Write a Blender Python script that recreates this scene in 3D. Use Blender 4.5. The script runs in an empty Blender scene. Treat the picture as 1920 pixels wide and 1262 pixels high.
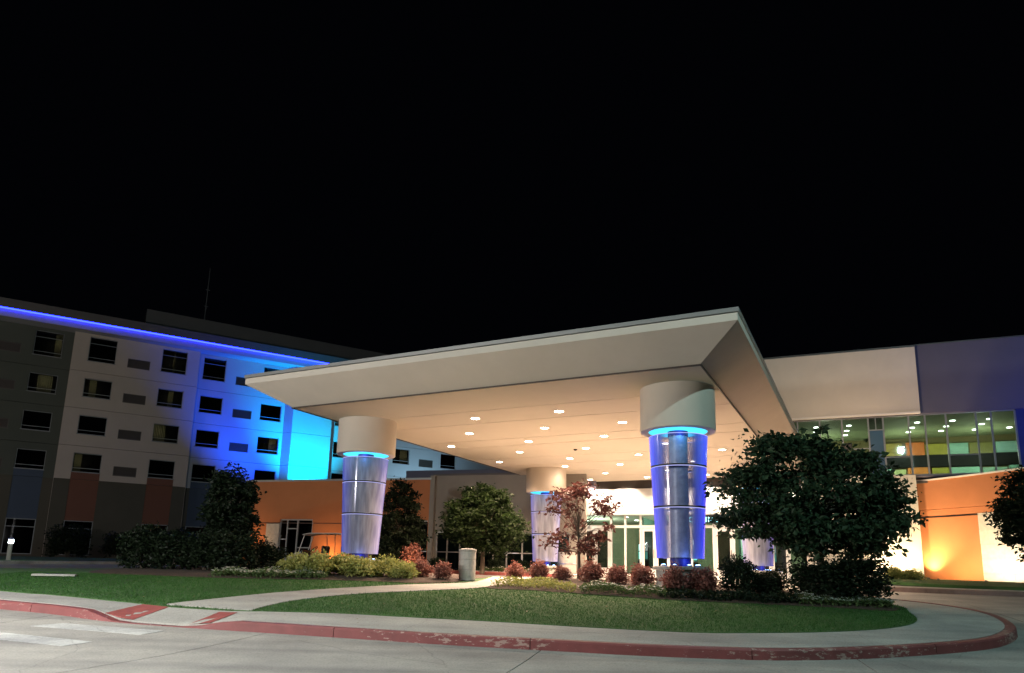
import bpy, math, random
import numpy as np
from mathutils import Vector, Matrix
from mathutils.geometry import delaunay_2d_cdt
R = math.radians
sc = bpy.context.scene
col = sc.collection

# ------------------------------------------------------------------ camera
EYE = 1.2
PIT, ROL = math.atan(254/1305.), R(1.41)
F_ = Vector((0, math.cos(PIT), math.sin(PIT)))
U0 = Vector((0, -math.sin(PIT), math.cos(PIT))); R0 = Vector((1, 0, 0))
U_ = U0*math.cos(ROL) - R0*math.sin(ROL); R_ = R0*math.cos(ROL) + U0*math.sin(ROL)
cd = bpy.data.cameras.new('camera'); cam = bpy.data.objects.new('camera', cd); col.objects.link(cam)
m = Matrix.Identity(4)
for i in range(3):
    m[i][0] = R_[i]; m[i][1] = U_[i]; m[i][2] = -F_[i]
m[2][3] = EYE
cam.matrix_world = m
cd.sensor_width = 36; cd.lens = 36*1305/1920; cd.shift_y = 180/1920; cd.clip_end = 3000; cd.clip_start = .1
sc.camera = cam
# ------------------------------------------------------------------ world (night sky), exposure
w = bpy.data.worlds.new('World'); sc.world = w; w.use_nodes = True
bg = w.node_tree.nodes['Background']; bg.inputs[0].default_value = (.5, .6, 1, 1); bg.inputs[1].default_value = .0011
sc.view_settings.view_transform = 'Standard'; sc.view_settings.look = 'None'
sc.view_settings.exposure = 0; sc.view_settings.gamma = 1
sc.render.engine = 'CYCLES'
cy = sc.cycles
cy.use_denoising = True
cy.max_bounces = 7; cy.diffuse_bounces = 4; cy.glossy_bounces = 3; cy.transmission_bounces = 4
cy.transparent_max_bounces = 16; cy.sample_clamp_indirect = 6; cy.caustics_reflective = False; cy.caustics_refractive = False

# ------------------------------------------------------------------ helpers
rng = random.Random(7)
MAT = {}

def mat(name, base, rough=.7, var=.12, scale=3., bump=0., bscale=60., metal=0., spec=.5, extra=None):
    """principled surface with procedural colour variation and fine relief"""
    if name in MAT: return MAT[name]
    mt = bpy.data.materials.new(name); mt.use_nodes = True; nt = mt.node_tree; N = nt.nodes; L = nt.links
    b = N['Principled BSDF']; b.inputs['Roughness'].default_value = rough; b.inputs['Metallic'].default_value = metal
    b.inputs['Specular IOR Level'].default_value = spec
    tc = N.new('ShaderNodeTexCoord'); ge = N.new('ShaderNodeNewGeometry')
    nz = N.new('ShaderNodeTexNoise'); nz.inputs['Scale'].default_value = scale; nz.inputs['Detail'].default_value = 7; nz.inputs['Roughness'].default_value = .65
    L.new(ge.outputs['Position'], nz.inputs['Vector'])
    rp = N.new('ShaderNodeValToRGB'); c = Vector(base)
    rp.color_ramp.elements[0].position = .3; rp.color_ramp.elements[1].position = .72
    rp.color_ramp.elements[0].color = (*(c*(1-var)), 1); rp.color_ramp.elements[1].color = (*(c*(1+var)), 1)
    L.new(nz.outputs['Fac'], rp.inputs[0]); L.new(rp.outputs[0], b.inputs['Base Color'])
    if bump:
        n2 = N.new('ShaderNodeTexNoise'); n2.inputs['Scale'].default_value = bscale; n2.inputs['Detail'].default_value = 4
        L.new(ge.outputs['Position'], n2.inputs['Vector'])
        bp = N.new('ShaderNodeBump'); bp.inputs['Strength'].default_value = bump; bp.inputs['Distance'].default_value = .02
        L.new(n2.outputs['Fac'], bp.inputs['Height']); L.new(bp.outputs[0], b.inputs['Normal'])
    MAT[name] = mt
    if extra: extra(nt, b, rp)
    return mt

def emit(name, colr, strength):
    if name in MAT: return MAT[name]
    mt = bpy.data.materials.new(name); mt.use_nodes = True; nt = mt.node_tree; nt.nodes.clear()
    e = nt.nodes.new('ShaderNodeEmission'); e.inputs[0].default_value = (*colr, 1); e.inputs[1].default_value = strength
    o = nt.nodes.new('ShaderNodeOutputMaterial'); nt.links.new(e.outputs[0], o.inputs[0]); MAT[name] = mt; return mt

def glass(name, tint=(.8, .85, .82), rough=.02, ior=1.5):
    if name in MAT: return MAT[name]
    mt = bpy.data.materials.new(name); mt.use_nodes = True; nt = mt.node_tree; nt.nodes.clear(); N = nt.nodes; L = nt.links
    tr = N.new('ShaderNodeBsdfTransparent'); tr.inputs[0].default_value = (*tint, 1)
    gl = N.new('ShaderNodeBsdfGlossy'); gl.inputs['Roughness'].default_value = rough
    fr = N.new('ShaderNodeFresnel'); fr.inputs[0].default_value = ior
    mx = N.new('ShaderNodeMixShader'); o = N.new('ShaderNodeOutputMaterial')
    L.new(fr.outputs[0], mx.inputs[0]); L.new(tr.outputs[0], mx.inputs[1]); L.new(gl.outputs[0], mx.inputs[2]); L.new(mx.outputs[0], o.inputs[0])
    MAT[name] = mt; return mt

def leafmat(name, c1, c2, trans=.3):
    if name in MAT: return MAT[name]
    mt = bpy.data.materials.new(name); mt.use_nodes = True; nt = mt.node_tree; N = nt.nodes; L = nt.links
    b = N['Principled BSDF']; b.inputs['Roughness'].default_value = .5; b.inputs['Specular IOR Level'].default_value = .18
    ge = N.new('ShaderNodeNewGeometry'); rp = N.new('ShaderNodeValToRGB')
    rp.color_ramp.elements[0].color = (*c1, 1); rp.color_ramp.elements[1].color = (*c2, 1)
    L.new(ge.outputs['Random Per Island'], rp.inputs[0]); L.new(rp.outputs[0], b.inputs['Base Color'])
    t = N.new('ShaderNodeBsdfTranslucent'); L.new(rp.outputs[0], t.inputs[0])
    mx = N.new('ShaderNodeMixShader'); mx.inputs[0].default_value = trans
    L.new(b.outputs[0], mx.inputs[1]); L.new(t.outputs[0], mx.inputs[2]); L.new(mx.outputs[0], N['Material Output'].inputs[0])
    MAT[name] = mt; return mt

class MB:
    def __init__(s): s.v = []; s.f = []; s.mi = []; s.cur = 0
    def add(s, vs, fs):
        o = len(s.v); s.v += [tuple(p) for p in vs]
        for f in fs: s.f.append(tuple(o+i for i in f)); s.mi.append(s.cur)
        return s
    def box(s, x0, x1, y0, y1, z0, z1):
        return s.add([(x0,y0,z0),(x1,y0,z0),(x1,y1,z0),(x0,y1,z0),(x0,y0,z1),(x1,y0,z1),(x1,y1,z1),(x0,y1,z1)],
                     [(0,3,2,1),(4,5,6,7),(0,1,5,4),(1,2,6,5),(2,3,7,6),(3,0,4,7)])
    def lathe(s, prof, n=32, cx=0, cy=0, cap0=False, cap1=False):
        vs = []; fs = []
        for r, z in prof:
            for k in range(n):
                a = 2*math.pi*k/n; vs.append((cx+r*math.cos(a), cy+r*math.sin(a), z))
        for j in range(len(prof)-1):
            for k in range(n):
                k2 = (k+1) % n; fs.append((j*n+k, j*n+k2, (j+1)*n+k2, (j+1)*n+k))
        if cap0: fs.append(tuple(range(n))[::-1])
        if cap1: fs.append(tuple((len(prof)-1)*n+k for k in range(n)))
        return s.add(vs, fs)
    def tube(s, pts, rad, n=6):
        pts = [Vector(p) for p in pts]; vs = []; fs = []
        rad = rad if isinstance(rad, (list, tuple)) else [rad]*len(pts)
        for i, p in enumerate(pts):
            d = (pts[min(i+1, len(pts)-1)] - pts[max(i-1, 0)]).normalized()
            x = d.cross(Vector((0, 0, 1)) if abs(d.z) < .9 else Vector((1, 0, 0))).normalized(); y = d.cross(x)
            for k in range(n):
                a = 2*math.pi*k/n; vs.append(p + (x*math.cos(a)+y*math.sin(a))*rad[i])
        for j in range(len(pts)-1):
            for k in range(n):
                k2 = (k+1) % n; fs.append((j*n+k, j*n+k2, (j+1)*n+k2, (j+1)*n+k))
        fs.append(tuple(range(n))[::-1]); fs.append(tuple((len(pts)-1)*n+k for k in range(n)))
        return s.add(vs, fs)
    def prism(s, poly, z0, z1):
        n = len(poly); vs = [(x, y, z0) for x, y in poly]+[(x, y, z1) for x, y in poly]
        fs = [tuple(range(n))[::-1], tuple(range(n, 2*n))]+[(k, (k+1) % n, n+(k+1) % n, n+k) for k in range(n)]
        return s.add(vs, fs)
    def mesh(s, name, mats, smooth=False):
        me = bpy.data.meshes.new(name); me.from_pydata(s.v, [], s.f)
        for mm in (mats if isinstance(mats, (list, tuple)) else [mats]): me.materials.append(mm)
        if any(s.mi): me.polygons.foreach_set('material_index', s.mi)
        if smooth: me.polygons.foreach_set('use_smooth', [True]*len(me.polygons))
        me.update(); return me
    def build(s, name, mats, parent=None, smooth=False, bevel=0., label=None):
        o = bpy.data.objects.new(name, s.mesh(name, mats, smooth)); col.objects.link(o)
        if parent: o.parent = parent
        if bevel:
            b = o.modifiers.new('b', 'BEVEL'); b.width = bevel; b.segments = 2; b.limit_method = 'ANGLE'
        if smooth: o.modifiers.new('e', 'EDGE_SPLIT').split_angle = R(40)
        if label: o['label'] = label
        return o

def obj_from(name, me, parent=None):
    o = bpy.data.objects.new(name, me); col.objects.link(o); o.parent = parent; return o
def thing(name, label, cat, loc=(0, 0, 0), rz=0, group=None):
    o = bpy.data.objects.new(name, None); col.objects.link(o); o.location = loc; o.rotation_euler = (0, 0, rz)
    o.empty_display_size = .2
    return tag(o, label, cat, group)
def tag(o, label=None, cat=None, group=None, kind=None):
    if label: o['label'] = label
    if cat: o['category'] = cat
    if group: o['group'] = group
    if kind: o['kind'] = kind
    return o
def struct(o): o['kind'] = 'structure'; return o
def copy_tree(o, parent=None):
    c = o.copy(); col.objects.link(c); c.parent = parent
    for ch in list(o.children): copy_tree(ch, c)
    return c
def light(kind, name, loc, power, colr, parent=None, radius=.05, aim=None, angle=120, blend=.4):
    l = bpy.data.lights.new(name, kind); l.energy = power; l.color = colr
    l.shadow_soft_size = radius
    if kind == 'SPOT': l.spot_size = R(angle); l.spot_blend = blend
    o = bpy.data.objects.new(name, l); col.objects.link(o); o.location = loc
    if aim is not None: o.rotation_euler = (Vector(aim)-Vector(loc)).to_track_quat('-Z', 'Y').to_euler()
    if parent: o.parent = parent
    return o

def wall(mb, x0, x1, z0, z1, y0, th, holes=()):
    xs = sorted({x0, x1, *[h[i] for h in holes for i in (0, 1) if x0 < h[i] < x1]})
    zs = sorted({z0, z1, *[h[i] for h in holes for i in (2, 3) if z0 < h[i] < z1]})
    nx, nz = len(xs)-1, len(zs)-1
    def solid(i, j):
        if i < 0 or j < 0 or i >= nx or j >= nz: return False
        cx, cz = (xs[i]+xs[i+1])/2, (zs[j]+zs[j+1])/2
        return not any(h[0] < cx < h[1] and h[2] < cz < h[3] for h in holes)
    y1 = y0+th
    for i in range(nx):
        for j in range(nz):
            if not solid(i, j): continue
            a, b, c, d = xs[i], xs[i+1], zs[j], zs[j+1]
            mb.add([(a,y0,c),(b,y0,c),(b,y0,d),(a,y0,d),(a,y1,c),(b,y1,c),(b,y1,d),(a,y1,d)], [])
            o = len(mb.v)-8
            def q(*t): mb.f.append(tuple(o+k for k in t)); mb.mi.append(mb.cur)
            q(0,1,2,3); q(5,4,7,6)
            if not solid(i-1, j): q(4,0,3,7)
            if not solid(i+1, j): q(1,5,6,2)
            if not solid(i, j-1): q(4,5,1,0)
            if not solid(i, j+1): q(3,2,6,7)
    return mb

def H(y):
    if y < 8.5: return 0.
    t = min(1, (y-8.5)/12.5); h = .72*t*t*(3-2*t)
    return h+(.38*(y-21)/34 if y > 21 else 0)

def catmull(P, step=.35, closed=False):
    P = [Vector(p) for p in P]; out = []
    n = len(P)
    for i in range(n if closed else n-1):
        if closed: p0, p1, p2, p3 = P[i-1], P[i], P[(i+1) % n], P[(i+2) % n]
        else: p0, p1, p2, p3 = P[max(i-1, 0)], P[i], P[i+1], P[min(i+2, n-1)]
        k = max(2, int((p2-p1).length/step))
        for j in range(k):
            t = j/k
            out.append(.5*((2*p1)+(p2-p0)*t+(2*p0-5*p1+4*p2-p3)*t*t+(3*p1-p0-3*p2+p3)*t**3))
    if not closed: out.append(P[-1])
    return out
def resample(P, n):
    d = [0]
    for a, b in zip(P, P[1:]): d.append(d[-1]+(b-a).length)
    out = []; j = 0
    for k in range(n+1):
        t = d[-1]*k/n
        while j < len(P)-2 and d[j+1] < t: j += 1
        u = (t-d[j])/max(1e-9, d[j+1]-d[j]); out.append(P[j].lerp(P[j+1], min(1, max(0, u))))
    return out
def inside(p, poly):
    x, y = p[0], p[1]; c = False; j = len(poly)-1
    for i in range(len(poly)):
        xi, yi, xj, yj = poly[i][0], poly[i][1], poly[j][0], poly[j][1]
        if (yi > y) != (yj > y) and x < (xj-xi)*(y-yi)/(yj-yi)+xi: c = not c
        j = i
    return c
def sheet(name, poly, zf, mt, step=.5, parent=None, skirt=.2):
    """a polygon laid over the terrain, with a skirt round its edge"""
    poly = [Vector((p[0], p[1])) for p in poly]; n = len(poly)
    x0 = min(p.x for p in poly); x1 = max(p.x for p in poly); y0 = min(p.y for p in poly); y1 = max(p.y for p in poly)
    pts = list(poly)
    yy = y0+step/2; k = 0
    while yy < y1:
        xx = x0+step/2+(k % 2)*step/2
        while xx < x1:
            q = Vector((xx, yy))
            if inside(q, poly) and min((q-p).length for p in poly) > step*.35: pts.append(q)
            xx += step
        yy += step; k += 1
    V, E, Fc, *_ = delaunay_2d_cdt(pts, [(i, (i+1) % n) for i in range(n)], [], 1, 1e-5)
    mb = MB(); vs = [(v.x, v.y, zf(v.x, v.y)) for v in V]
    fs = [tuple(f) for f in Fc]
    fs = [f if (V[f[1]]-V[f[0]]).cross(V[f[2]]-V[f[0]]) > 0 else f[::-1] for f in fs]
    mb.add(vs, fs)
    b = [(p.x, p.y, zf(p.x, p.y)) for p in poly]+[(p.x, p.y, zf(p.x, p.y)-skirt) for p in poly]
    mb.add(b, [(i, n+i, n+(i+1) % n, (i+1) % n) for i in range(n)])
    return mb.build(name, mt, parent)

# ------------------------------------------------------------------ materials
def chips(nt, b, rp):
    N, L = nt.nodes, nt.links
    ge = N.new('ShaderNodeNewGeometry'); mp = N.new('ShaderNodeMapping'); mp.inputs['Scale'].default_value = (3.2, 3.2, 9)
    nz = N.new('ShaderNodeTexNoise'); nz.inputs['Scale'].default_value = 2.2; nz.inputs['Detail'].default_value = 8; nz.inputs['Roughness'].default_value = .72
    L.new(ge.outputs['Position'], mp.inputs[0]); L.new(mp.outputs[0], nz.inputs['Vector'])
    big = N.new('ShaderNodeTexNoise'); big.inputs['Scale'].default_value = .45; L.new(ge.outputs['Position'], big.inputs['Vector'])
    ad = N.new('ShaderNodeMath'); ad.operation = 'MULTIPLY_ADD'; L.new(big.outputs['Fac'], ad.inputs[0]); ad.inputs[1].default_value = .75; L.new(nz.outputs['Fac'], ad.inputs[2])
    r2 = N.new('ShaderNodeValToRGB'); r2.color_ramp.elements[0].position = .985; r2.color_ramp.elements[1].position = 1.0
    L.new(ad.outputs[0], r2.inputs[0])
    mx = N.new('ShaderNodeMix'); mx.data_type = 'RGBA'; L.new(r2.outputs[0], mx.inputs[0]); L.new(rp.outputs[0], mx.inputs[6]); mx.inputs[7].default_value = (.32, .21, .18, 1)
    L.new(mx.outputs[2], b.inputs['Base Color'])
def wear(nt, b, rp):   # stains and darker traffic patches on concrete
    N, L = nt.nodes, nt.links
    ge = N.new('ShaderNodeNewGeometry')
    n1 = N.new('ShaderNodeTexNoise'); n1.inputs['Scale'].default_value = .55; n1.inputs['Detail'].default_value = 5; L.new(ge.outputs['Position'], n1.inputs['Vector'])
    n2 = N.new('ShaderNodeTexNoise'); n2.inputs['Scale'].default_value = 38; n2.inputs['Detail'].default_value = 3; L.new(ge.outputs['Position'], n2.inputs['Vector'])
    r1 = N.new('ShaderNodeValToRGB'); r1.color_ramp.elements[0].position = .35; r1.color_ramp.elements[0].color = (.72, .72, .74, 1); r1.color_ramp.elements[1].position = .6; r1.color_ramp.elements[1].color = (1, 1, 1, 1)
    r2 = N.new('ShaderNodeValToRGB'); r2.color_ramp.elements[0].position = .25; r2.color_ramp.elements[0].color = (.7, .7, .7, 1); r2.color_ramp.elements[1].position = .55; r2.color_ramp.elements[1].color = (1.08, 1.08, 1.06, 1)
    L.new(n1.outputs['Fac'], r1.inputs[0]); L.new(n2.outputs['Fac'], r2.inputs[0])
    m1 = N.new('ShaderNodeMix'); m1.data_type = 'RGBA'; m1.blend_type = 'MULTIPLY'; m1.inputs[0].default_value = 1
    m2 = N.new('ShaderNodeMix'); m2.data_type = 'RGBA'; m2.blend_type = 'MULTIPLY'; m2.inputs[0].default_value = 1
    L.new(rp.outputs[0], m1.inputs[6]); L.new(r1.outputs[0], m1.inputs[7]); L.new(m1.outputs[2], m2.inputs[6]); L.new(r2.outputs[0], m2.inputs[7])
    mp = N.new('ShaderNodeMapping'); mp.inputs['Rotation'].default_value = (0, 0, R(14)); mp.inputs['Scale'].default_value = (.12, 1.5, 1)
    n3 = N.new('ShaderNodeTexNoise'); n3.inputs['Scale'].default_value = 1; n3.inputs['Detail'].default_value = 4
    L.new(ge.outputs['Position'], mp.inputs[0]); L.new(mp.outputs[0], n3.inputs['Vector'])
    r3 = N.new('ShaderNodeValToRGB'); r3.color_ramp.elements[0].position = .36; r3.color_ramp.elements[0].color = (.80, .80, .81, 1); r3.color_ramp.elements[1].position = .58; r3.color_ramp.elements[1].color = (1.04, 1.04, 1.03, 1)
    L.new(n3.outputs['Fac'], r3.inputs[0])
    m3 = N.new('ShaderNodeMix'); m3.data_type = 'RGBA'; m3.blend_type = 'MULTIPLY'; m3.inputs[0].default_value = 1
    L.new(m2.outputs[2], m3.inputs[6]); L.new(r3.outputs[0], m3.inputs[7])
    vo = N.new('ShaderNodeTexVoronoi'); vo.feature = 'DISTANCE_TO_EDGE'; vo.inputs['Scale'].default_value = .33
    wv = N.new('ShaderNodeVectorMath'); wv.operation = 'MULTIPLY_ADD'; L.new(n2.outputs['Color'] if False else n1.outputs['Color'], wv.inputs[0]); wv.inputs[1].default_value = (.9, .9, 0); L.new(ge.outputs['Position'], wv.inputs[2])
    L.new(wv.outputs[0], vo.inputs['Vector'])
    r4 = N.new('ShaderNodeValToRGB'); r4.color_ramp.elements[0].position = .0; r4.color_ramp.elements[0].color = (.55, .55, .55, 1); r4.color_ramp.elements[1].position = .004; r4.color_ramp.elements[1].color = (1, 1, 1, 1)
    L.new(vo.outputs['Distance'], r4.inputs[0])
    m4 = N.new('ShaderNodeMix'); m4.data_type = 'RGBA'; m4.blend_type = 'MULTIPLY'; m4.inputs[0].default_value = .6
    L.new(m3.outputs[2], m4.inputs[6]); L.new(r4.outputs[0], m4.inputs[7])
    L.new(m4.outputs[2], b.inputs['Base Color'])

M_road = mat('road concrete', (.305, .29, .268), .85, .1, 2, .25, 90, extra=wear)
M_walk = mat('pavement concrete', (.37, .36, .335), .85, .09, 2.5, .2, 90, extra=wear)
M_soil = mat('asphalt', (.045, .045, .045), .9, .2, 4)
M_lawn = mat('lawn', (.042, .105, .024), .9, .42, .8, .9, 55)
M_mulch = mat('mulch', (.05, .03, .02), .95, .5, 14, 1, 60)
M_red = mat('red kerb paint', (.17, .043, .042), .6, .2, 3, .15, 60, extra=chips)
M_redflat = mat('red ramp paint', (.26, .065, .056), .7, .22, 5, .15, 60)
M_line = mat('white road paint', (.45, .45, .44), .75, .22, 7, .15, 80, extra=wear)
M_stucco = mat('beige stucco', (.62, .55, .47), .85, .05, .8, .12, 220)
M_soffit = mat('soffit stucco', (.66, .58, .48), .85, .04, .7, .08, 220)
M_cream = mat('cream stucco', (.62, .56, .47), .85, .05, .8, .12, 220)
M_white = mat('white plaster', (.78, .74, .68), .8, .04, 1, .06, 200)
M_orange = mat('orange stucco', (.47, .17, .065), .85, .07, .9, .12, 200)
M_plum = mat('slate blue stucco', (.105, .10, .14), .85, .06, .8, .1, 200)
M_stone = mat('limestone', (.52, .49, .43), .85, .14, 5, .35, 40)
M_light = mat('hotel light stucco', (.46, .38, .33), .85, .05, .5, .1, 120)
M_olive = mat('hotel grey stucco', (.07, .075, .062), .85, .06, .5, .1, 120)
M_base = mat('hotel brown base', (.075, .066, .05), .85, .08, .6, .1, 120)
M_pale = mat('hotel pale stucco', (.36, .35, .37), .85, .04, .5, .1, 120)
M_hblue = mat('navy panel', (.025, .042, .085), .6, .06, .8)
M_horange = mat('rust panel', (.15, .05, .028), .7, .06, .8)
M_greyw = mat('grey stucco', (.25, .23, .20), .85, .06, .8, .12, 200)
M_roofd = mat('dark roof edge', (.10, .09, .09), .7, .1, 1)
M_alu = mat('window aluminium', (.45, .45, .44), .4, .05, 4, metal=.6)
M_hfr = mat('hotel window frame', (.2, .2, .21), .5, .05, 4, metal=.2)
M_alud = mat('dark aluminium', (.10, .10, .10), .4, .05, 4, metal=.5)
M_wframe = mat('white frame', (.58, .56, .53), .45, .04, 4)
M_dark = mat('dark interior', (.012, .012, .013), .9, .1, 2)
M_bronze = mat('dark bronze', (.06, .045, .035), .6, .1, 2)
M_vent = mat('brown vent', (.085, .07, .065), .6, .1, 6)
M_steel = mat('brushed steel', (.42, .44, .46), .32, .08, 14, metal=.8)
M_black = mat('black rubber', (.015, .015, .015), .7, .1, 6)
M_bpanel = mat('blue spandrel', (.02, .07, .13), .5, .08, 1)
M_lobby = mat('lobby olive wall', (.2, .16, .07), .8, .06, 1)
M_ceil = mat('lobby green ceiling', (.24, .27, .15), .8, .05, 1)
M_bark = mat('bark', (.09, .07, .05), .9, .3, 20, .6, 40)
M_pole = mat('galvanised pole', (.3, .31, .32), .4, .08, 8, metal=.7)
M_cart = mat('cart shell', (.5, .5, .48), .35, .05, 4)
M_seat = mat('cart vinyl', (.03, .03, .03), .5, .1, 8)
M_bin = mat('cast concrete', (.38, .37, .34), .85, .15, 12, .35, 70)
M_tint = glass('window glass', (.62, .68, .66))
M_clear = glass('door glass', (.80, .86, .82))
M_night = glass('hotel glass', (.42, .45, .48))
WARM = (1, .69, .48); COOL = (.80, 1, .93); BLUE = (.05, .12, 1)
M_led = emit('blue led', (.006, .012, 1), 30)
M_down = emit('downlight lens', (1, .86, .68), 40)
M_lobl = emit('lobby lamp lens', (.95, 1, .86), 22)
M_puck = emit('blue puck lens', (.25, .45, 1), 14)
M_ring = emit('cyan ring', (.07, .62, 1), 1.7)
M_uplens = emit('uplight lens', (1, .85, .6), 30)

# ================================================================== GROUND
mb = MB(); ys = [-300, -60, 0, 5]+[8+.5*i for i in range(60)]+[40, 50, 60, 120, 400, 1500]
for y in ys:
    mb.v += [(-1500, y, H(min(y, 60))-.06), (1500, y, H(min(y, 60))-.06)]
mb.f = [(2*i, 2*i+1, 2*i+3, 2*i+2) for i in range(len(ys)-1)]; mb.mi = [0]*len(mb.f)
struct(mb.build('ground', M_soil))

kerb_pts = [(-24, 18.2), (-16, 15.4), (-9.32, 13.21), (-8, 12.75), (-6.98, 12.25), (-5.94, 11.88), (-4.0, 11.45), (-2.1, 11.0), (-.9, 10.7), (.9, 10.35), (1.93, 10.15), (3.4, 10.03),
            (4.4, 10.17), (5.6, 10.55), (7.07, 11.2), (8.04, 11.78), (8.95, 12.65), (9.56, 13.53), (10.0, 14.59), (10.08, 15.53), (9.76, 16.36), (9.33, 16.9)]
back_pts = [(9.33, 16.9), (7.7, 18.6), (5.8, 19.8), (1.2, 22.2), (-4.3, 25.0), (-9, 26.9), (-11.2, 25.4), (-12.6, 21.8), (-15, 19.9), (-24, 22)]
KERB = catmull(kerb_pts, .3); BACK = catmull(back_pts, .4)
ISL = [*KERB[:-1], *BACK]
def offs(P, d):
    out = []
    for i, p in enumerate(P):
        t = (P[min(i+1, len(P)-1)]-P[max(i-1, 0)]).normalized(); out.append(p+Vector((-t.y, t.x))*d)
    return out
ramp_a, ramp_d = Vector((-6.98, 12.2)), Vector((.963, -.268)); ramp_n = Vector((.268, .963))
def dip(x, y):
    q = Vector((x, y))-Vector((-5.9, 11.9)); lat = abs(q.dot(ramp_d)); dst = q.dot(ramp_n)
    a = min(1, max(0, (1.45-lat)/.7)); b = min(1, max(0, 1-dst/1.25))
    return .14*a*b
def HI(x, y): return H(y)+.15-dip(x, y)

# road slabs
road = struct(thing('road', None, None)); MBroad = None
ra = R(-14); cr, sr = math.cos(ra), math.sin(ra)
camm = cam.matrix_world.inverted()
def inview(x, y, z, mar=140):
    p = camm @ Vector((x, y, z))
    if p.z > -.5: return False
    px = 960+1305*p.x/-p.z; py = 811-1305*p.y/-p.z
    return -mar < px < 1920+mar and py < 1262+mar
isl_in = [(p.x, p.y) for p in ISL]
for i in range(-9, 12):
    for j in range(0, 11):
        u0, v0 = i*4.4+2.35, j*4.1+5.9
        cs = [(u0+a, v0+b) for a in (0, 2.2, 4.4) for b in (0, 2.05, 4.1)]
        wc = [(cr*u-sr*v, sr*u+cr*v) for u, v in cs]
        if not any(inview(x, y, H(y)) for x, y in wc): continue
        if all(inside(p, isl_in) for p in wc): continue
        mb = MB(); g = .009; n = 6
        for a in range(n+1):
            for b in range(n+1):
                u = u0+g+(4.4-2*g)*a/n; v = v0+g+(4.1-2*g)*b/n; x, y = cr*u-sr*v, sr*u+cr*v
                mb.v.append((x, y, H(y)))
        for a in range(n):
            for b in range(n): mb.f.append((a*(n+1)+b, (a+1)*(n+1)+b, (a+1)*(n+1)+b+1, a*(n+1)+b+1)); mb.mi.append(0)
        rim = [a*(n+1) for a in range(n+1)]+[n*(n+1)+b for b in range(1, n+1)]+[a*(n+1)+n for a in range(n-1, -1, -1)]+[b for b in range(n-1, 0, -1)]
        k = len(mb.v); mb.v += [(mb.v[q][0], mb.v[q][1], mb.v[q][2]-.05) for q in rim]
        for q in range(len(rim)):
            q2 = (q+1) % len(rim); mb.f.append((rim[q], k+q, k+q2, rim[q2])); mb.mi.append(0)
        mb.build('road_slab', M_road, road)
# crosswalk stripes
for P in ([(-7.6, 11.52), (-5.54, 10.94), (-5.38, 11.36), (-7.3, 11.86)], [(-9.6, 11.0), (-5.97, 9.77), (-5.82, 10.2), (-9.4, 11.45)]):
    sheet('crosswalk_stripe', P, lambda x, y: H(y)+.005, M_line, .3, road, .004)

# kerb segments round the island
kerb = struct(thing('kerb', None, None))
def kerb_run(P, parent, mt, name='kerb_segment', h=.15, wd=.18, seg=3.0, dipf=lambda x, y: 0., inner=1):
    Q = offs(P, .03*inner); T = offs(P, wd*inner); n = len(P)
    d = 0; st = 0
    for i in range(1, n):
        d += (P[i]-P[i-1]).length
        if d > seg or i == n-1:
            mb = MB(); ks = list(range(st, i+1)); f = []
            for j, k in enumerate(ks):
                e = 0
                def top(p): return H(p.y)+h-dipf(p.x, p.y)
                sh = .006 if j == 0 else (-.006 if j == len(ks)-1 else 0)
                t = (P[min(k+1, n-1)]-P[max(k-1, 0)]).normalized()*sh
                o_, q_, t_ = P[k]+t, Q[k]+t, T[k]+t
                mb.v += [(o_.x, o_.y, H(o_.y)-.04), (o_.x*.7+q_.x*.3, o_.y*.7+q_.y*.3, top(o_)-.025), (q_.x, q_.y, top(o_)), (t_.x, t_.y, top(o_)), (t_.x, t_.y, H(o_.y)-.04)]
            for j in range(len(ks)-1):
                for c in range(4):
                    a = j*5+c; b = a+5
                    mb.f.append((a, b, b+1, a+1) if inner > 0 else (a, a+1, b+1, b)); mb.mi.append(0)
            L = len(ks)-1
            mb.f.append((0, 1, 2, 3, 4) if inner > 0 else (4, 3, 2, 1, 0)); mb.mi.append(0)
            mb.f.append(tuple(L*5+c for c in ((4, 3, 2, 1, 0) if inner > 0 else (0, 1, 2, 3, 4)))); mb.mi.append(0)
            mb.build(name, mt, parent); d = 0; st = i
kerb_run(KERB, kerb, M_red, dipf=lambda x, y: dip(x, y))
kerb_run(BACK, kerb, M_walk)

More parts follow.
